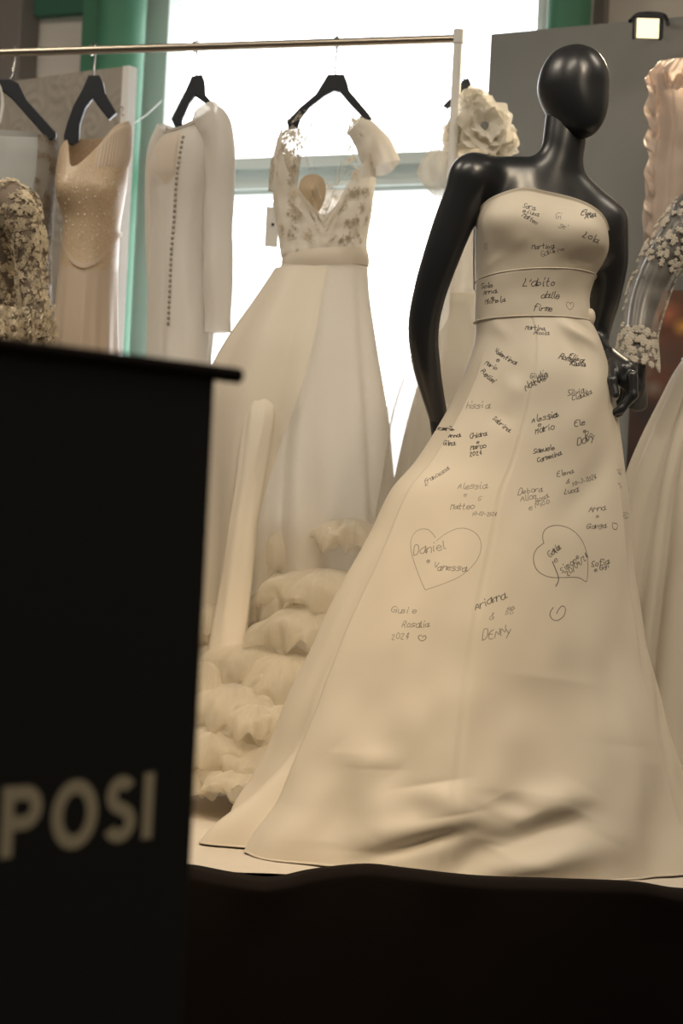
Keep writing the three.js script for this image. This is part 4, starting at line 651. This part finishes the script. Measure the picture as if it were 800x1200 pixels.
// tulle train heaped on the stage under the dresses
{
  const g = thing('tulle_train', 'heap of crumpled cream tulle flounces spilling onto the stage floor', 'tulle', P(320, 900, 4.8).setY(STAGE + 0.02)), R = rng(21);
  const fl = [[404, 625, 4.86, 46, 32], [380, 690, 4.8, 72, 44], [366, 735, 4.74, 74, 46], [300, 775, 4.74, 78, 44], [345, 795, 4.68, 86, 54], [275, 825, 4.62, 70, 46], [340, 850, 4.58, 88, 50], [250, 872, 4.54, 62, 40], [320, 890, 4.5, 80, 40], [420, 840, 4.66, 70, 56], [425, 775, 4.74, 56, 54], [236, 800, 4.7, 44, 50], [256, 730, 4.86, 52, 40], [240, 905, 4.55, 60, 30], [290, 912, 4.45, 60, 24], [300, 840, 4.56, 50, 34], [330, 700, 4.88, 60, 60], [310, 640, 4.95, 70, 60]];
  const tm = phys([0.86, 0.80, 0.68], 0.95, { transparent: true, opacity: 0.6, transmission: 0.5, thickness: 0, bumpMap: copyTex(noiseTex(256, 256, (x, y) => 0.5 + 0.5 * noise(x * 30, y * 6, 1) + 0.3 * noise(x * 70, y * 12, 5), 1), 3, 1), bumpScale: 0.003 });
  fl.forEach(([x, y, d, w, h], k) => {
    const c = P(x, y, d), W = w * d / F, Hh = h * d / F, ph = R() * 9;
    for (const [q, lay] of [[1, 0], [0.84, 1.7]]) part('flounce', gridGeo(150, 34, (s, t) => { // a gathered shell: apex at the top, its rim rippling outwards
      const a = s * 2 * PI, r = Math.sin(t * PI * 0.56) * q, rip = 1 + (0.10 * Math.sin(a * 7 + ph + lay + 2 * noise(Math.cos(a), t, k)) + 0.05 * Math.sin(a * 19 + ph)) * t * t + 0.22 * noise(Math.cos(a) * 1.4 + k + lay, Math.sin(a) * 1.4, t * 1.2 + ph);
      return new V3(c.x + W * r * rip * Math.sin(a), Math.max(STAGE + 0.012, c.y + Hh * q * (0.9 * Math.cos(t * PI * 0.56) - 0.35) + 0.012 * t * t * Math.sin(a * 9 + ph + lay) + 0.03 * t * noise(Math.cos(a) * 3 + lay, Math.sin(a) * 3, t * 3 + k)), c.z + 0.14 * r * rip * Math.cos(a));
    }, true), tm, g);
  });
}
// 6. flower shoulder dress, partly behind the mannequin's arm
{
  const D = 5.02, g = thing('flower_dress', 'pale sheer dress with large fabric flowers on the shoulder, behind the mannequin arm', 'dress', P(560, 930, D).setY(STAGE + 0.02));
  const rows = [[128, 524, 568, D, 0.03], [165, 520, 596, D, 0.06], [200, 524, 598, D, 0.09], [250, 522, 580, D, 0.09], [300, 516, 574, D, 0.09], [350, 511, 576, D, 0.1], [380, 508, 582, D, 0.11]];
  part('bodice', garment(rows, { n: 100, m: 60, y0: 150, y1: 352, top: (a) => 12 * Math.cos(a), disp: (a, t) => 0.003 * noise(a * 4, t * 6, 2) }), M.ivory, g);
  part('waist_seam', wire(Array.from({ length: 40 }, (_, i) => ringPoint(rows, i / 40 * 2 * PI, 350, 0.002)), 0.002, 80, true), M.sheer, g);
  const sk = [[348, 511, 576, D, 0.1], [400, 506, 600, D, 0.15], [450, 492, 630, D, 0.2], [520, 474, 660, D, 0.24], [640, 452, 690, D, 0.28], [930, 420, 740, D, 0.34]];
  part('underskirt', garment(sk, { n: 120, m: 60, disp: folds(8, 0.02, 12) }), M.ivory, g);
  part('skirt', garment([[348, 509, 578, D, 0.105], [395, 494, 606, D, 0.17], [450, 468, 640, D, 0.22], [500, 452, 668, D, 0.26], [640, 430, 700, D, 0.32], [930, 396, 750, D, 0.38]], { n: 220, m: 90, disp: folds(12, 0.035, 8, 1.3) }), M.sheer, g, 'sheer tulle overskirt');
  part('puff_sleeve', gridGeo(50, 30, (s, t) => { const a = s * 2 * PI, r = Math.sin(t * PI) ** 0.7 * (1 + 0.1 * Math.sin(a * 6 + t * 4) + 0.15 * noise(Math.cos(a) * 2, Math.sin(a) * 2, t * 3)); return P(514 - 5 * Math.sin(a) * 0 + 24 * r * Math.sin(a), lerp(172, 230, t) - 4 * Math.cos(a), D + 0.06 * r * Math.cos(a)); }, true), M.sheer, g, 'sheer puffed sleeve');
  const petalGeo = (L, W, cup, seed) => gridGeo(14, 14, (s, t) => { const e = (s - 0.5) * 2, w = W * Math.sin(PI * Math.min(1, 0.15 + t * 0.68)) ** 0.6 * e, ru = 0.007 * t * Math.sin(s * 9 + seed); return new V3(w, t * L * (1 - 0.22 * e * e) + 0.003 * t * Math.sin(s * 13 + seed * 3), cup * t * t + 0.35 * w * w / W + ru); });
  const R = rng(33);
  for (const [x, y, d, S, face] of [[556, 124, D - 0.12, 0.05, [0.1, 0.2, 0.95]], [567, 148, D - 0.14, 0.078, [0.25, 0.1, 0.96]], [543, 160, D - 0.1, 0.06, [-0.4, 0.1, 0.9]], [584, 166, D - 0.11, 0.056, [0.5, -0.1, 0.85]]]) {
    const c = P(x, y, d), q = new THREE.Quaternion().setFromUnitVectors(new V3(0, 0, 1), new V3(...face).normalize());
    const pet = (i, k, L, tilt) => petalGeo(L, L * 0.62, L * 0.12, i * 2.1 + x).rotateX(-tilt).rotateZ(i / k * 2 * PI + R() * 0.3).applyQuaternion(q).translate(c.x, c.y, c.z);
    const f = part('flower', new THREE.SphereGeometry(S * 0.2, 14, 10).scale(1, 1, 0.6).applyQuaternion(q).translate(c.x, c.y, c.z), x === 567 ? M.screen : M.petal, g);
    for (let i = 0; i < 6; i++) part('petal', pet(i, 6, S, 0.1 - 0.35 * R()), M.petal, f);
    for (let i = 0; i < 5; i++) part('petal', pet(i + 0.5, 5, S * 0.7, -0.5), M.petal, f);
  }
}
// 7. pale gathered cape hanging on the grey screen
{
  const D = 5.12, g = thing('gathered_cape', 'pale blush gathered cape with a ruffled collar hanging on the grey screen', 'cape', P(815, 270, D));
  const rows = [[80, 772, 870, D, 0.06], [98, 764, 880, D, 0.08], [130, 766, 880, D, 0.08], [180, 764, 890, D, 0.09], [230, 757, 895, D, 0.1], [292, 757, 900, D, 0.1]];
  part('cape', garment(rows, { n: 160, m: 90, y0: 92, y1: 284, bottom: (a) => 5 * Math.sin(a * 6), disp: (a, t) => 0.006 * Math.sin(a * 16 + 2 * noise(a, t * 3, 1)) + 0.012 * noise(a * 3, t * 6, 4) }), M.blush, g);
  part('ruffled_collar', garment([[76, 772, 868, D, 0.08], [92, 764, 878, D, 0.1], [112, 768, 876, D, 0.09]], { n: 180, m: 30, disp: (a, t) => (0.012 * Math.sin(a * 13) + 0.006 * Math.sin(a * 29 + t * 5)) * Math.sin(t * PI) + 0.01 * noise(a * 5, t * 3, 6) }), M.blush, g);
  part('edge_ruffle', gridGeo(10, 120, (s, t) => P(lerp(768, 757 + 3 * Math.sin(t * 31), s), lerp(100, 284, t) , D - 0.04 - 0.02 * Math.sin(t * 47 + s * 2) * s)), M.blush, g);
  const hk = P(820, 72, D); part('peg', new THREE.CylinderGeometry(0.006, 0.006, 0.4, 12).rotateX(PI / 2).translate(hk.x, hk.y - 0.01, hk.z - 0.12), M.steel, g);
}
// warm blurred print on the screen, seen between the right-hand mannequin's arm and body
{
  const a = P(752, 336, 5.3), b = P(900, 600, 5.3), yaw = -29 * PI / 180, w = (b.x - a.x) * 1.15, h = a.y - b.y, c = a.clone().lerp(b, 0.5);
  const t = canvasTex(256, 420, (g, W, Hh) => { const k = g.createLinearGradient(0, 0, 0, Hh); k.addColorStop(0, 'rgb(120,84,66)'); k.addColorStop(0.4, 'rgb(96,58,44)'); k.addColorStop(1, 'rgb(24,20,20)'); g.fillStyle = k; g.fillRect(0, 0, W, Hh); for (const [x, y, r, col] of [[60, 46, 30, '196,120,90'], [85, 70, 22, '225,165,80'], [62, 130, 44, '84,62,56'], [120, 90, 34, '120,66,52'], [30, 240, 40, '40,34,34'], [64, 330, 26, '78,52,40'], [40, 190, 22, '116,110,104']]) { const q = g.createRadialGradient(x, y, 0, x, y, r); q.addColorStop(0, `rgba(${col},.95)`); q.addColorStop(1, `rgba(${col},0)`); g.fillStyle = q; g.fillRect(0, 0, W, Hh); } });
  const o = thing('poster', 'dark poster with blurred red and brown shapes behind the lace sleeve', 'poster', c); part('print', boxAt(w, h, 0.012, c, yaw, 0.002), std([1, 1, 1], 0.7, { map: t }), o);
}
// 8. mannequin with a lace sleeve and a full pleated skirt at the right edge
{
  const D = 4.62, mq = thing('mannequin', 'dark mannequin in the lace sleeved gown, mostly beyond the right edge', 'mannequin', P(880, 950, D).setY(STAGE + 0.01));
  const bones = [[[868, 262, D, 0.07], [868, 330, D, 0.1], [862, 410, D, 0.1], 1.3], [[816, 246, D, 0.05], [900, 240, D, 0.06]], [[860, 235, D, 0.045], [864, 150, D, 0.043]],
    [[812, 250, D, 0.048], [790, 282, D - 0.01, 0.042], [772, 312, D - 0.02, 0.038], [756, 350, D - 0.03, 0.034], [748, 390, D - 0.06, 0.028], [746, 425, D - 0.085, 0.022], [745, 452, D - 0.09, 0.023]],
    [[920, 250, D, 0.05], [955, 330, D, 0.038], [965, 420, D - 0.03, 0.026]]];
  for (let i = 0; i < 4; i++) bones.push([[738 + i * 5, 456, D - 0.1 + i * 0.012, 0.0105], [739 + i * 5, 478 - Math.abs(i - 1.5) * 2, D - 0.1 + i * 0.012, 0.0085]]);
  const up = mesher(bones, P(860, 320, D), 0.36, 110, 0.02), hc = P(866, 120, D);
  const legs = [[860, 420, D, 62], [858, 600, D, 50], [850, 900, D, 24]];
  part('body', merge([up, new THREE.SphereGeometry(1, 40, 30).scale(0.075, 0.11, 0.095).translate(hc.x, hc.y, hc.z), sweep(legs, { n: 20, m: 20 })]), M.mannequin, mq);
  const b = P(850, 950, D); part('base_plate', new THREE.CylinderGeometry(0.18, 0.18, 0.012, 40).translate(b.x, STAGE + 0.016, b.z), M.steel, mq);
  const g = thing('lace_sleeve_gown', 'white gown with a sheer lace sleeve and full pleated skirt at the right edge', 'gown', P(880, 950, D).setY(STAGE + 0.012));
  const sr = [[415, 806, 920, D, 0.12], [440, 790, 935, D, 0.15], [470, 777, 950, D, 0.18], [520, 757, 975, D, 0.22], [575, 738, 1000, D, 0.26], [700, 706, 1050, D, 0.33], [935, 660, 1110, D, 0.42]];
  part('skirt', garment(sr, { n: 300, m: 110, disp: (a, t) => 0.022 * smooth(0, 0.3, t) * Math.abs(Math.sin(a * 12 + 1.2 * noise(Math.cos(a) * 3, Math.sin(a) * 3, t))) + folds(9, 0.02, 14)(a, t) }), M.ivory, g);
  const top = [[236, 822, 905, D, 0.07], [260, 806, 920, D, 0.11], [300, 808, 924, D, 0.13], [345, 812, 916, D, 0.125], [418, 805, 920, D, 0.122]];
  part('bodice', garment(top, { n: 100, m: 60, y0: 244, y1: 418, disp: () => 0.006 }), lace(laceOpen, 2.5, 1.6, [0.72, 0.66, 0.57]), g);
  const sl = [[816, 246, D - 0.01, 27], [790, 280, D - 0.015, 25], [771, 312, D - 0.02, 23.5], [757, 350, D - 0.03, 23], [748, 392, D - 0.06, 20], [744, 434, D - 0.085, 26]];
  part('sleeve', sweep(sl, { n: 40, m: 90, disp: (a, t) => 0.003 * Math.sin(t * 40 + a) + 0.004 * noise(a * 2, t * 9, 1) }), M.veil, g, 'sheer net sleeve');
  // lace applied along the outer edge and the cuff: cut-out blossoms with thickness
  const R = rng(77), A = [], axis = new THREE.CatmullRomCurve3(sl.map((p) => P(p[0], p[1], p[2])));
  const motif = (t, a, s) => { const p = axis.getPoint(t), T = axis.getTangent(t), X = new V3().crossVectors(T, new V3(0, 0, 1)).normalize(), Y = new V3().crossVectors(X, T).normalize(), i = Math.min(4, Math.floor(t * 5)), rr = lerp(sl[i][3], sl[i + 1][3], t * 5 - i) * D / F + 0.004, n = X.clone().multiplyScalar(Math.cos(a)).addScaledVector(Y, Math.sin(a)); const q = new THREE.Quaternion().setFromUnitVectors(new V3(0, 0, 1), n), c = p.addScaledVector(n, rr);
    const k = 5 + Math.floor(R() * 2), ro = R() * 6; for (let j = 0; j < k; j++) A.push(new THREE.SphereGeometry(1, 8, 6).scale(s * 0.5, s * 0.32, 0.0025).translate(s * 0.5, 0, 0).rotateZ(ro + j / k * 2 * PI).applyQuaternion(q).translate(c.x, c.y, c.z)); };
  for (let i = 0; i < 80; i++) motif(i / 80 * 0.97, PI + (R() - 0.5) * 0.5, 0.005 + 0.005 * R());
  for (let i = 0; i < 130; i++) motif(lerp(0.8, 1, R()), lerp(0, PI, R()), 0.005 + 0.005 * R());
  for (let i = 0; i < 130; i++) motif(lerp(0, 0.42, R() ** 0.8), lerp(0, PI, R()), 0.005 + 0.005 * R());
  for (let i = 0; i < 12; i++) motif(0.4 + 0.4 * R(), lerp(0.1, 0.5, R()), 0.005 + 0.004 * R());
  const ap = part('lace_applique', merge(A), std([0.50, 0.465, 0.41], 0.9), g, 'raised lace blossoms'); ap.userData.kind = 'stuff';
}
renderer.render(scene, camera);
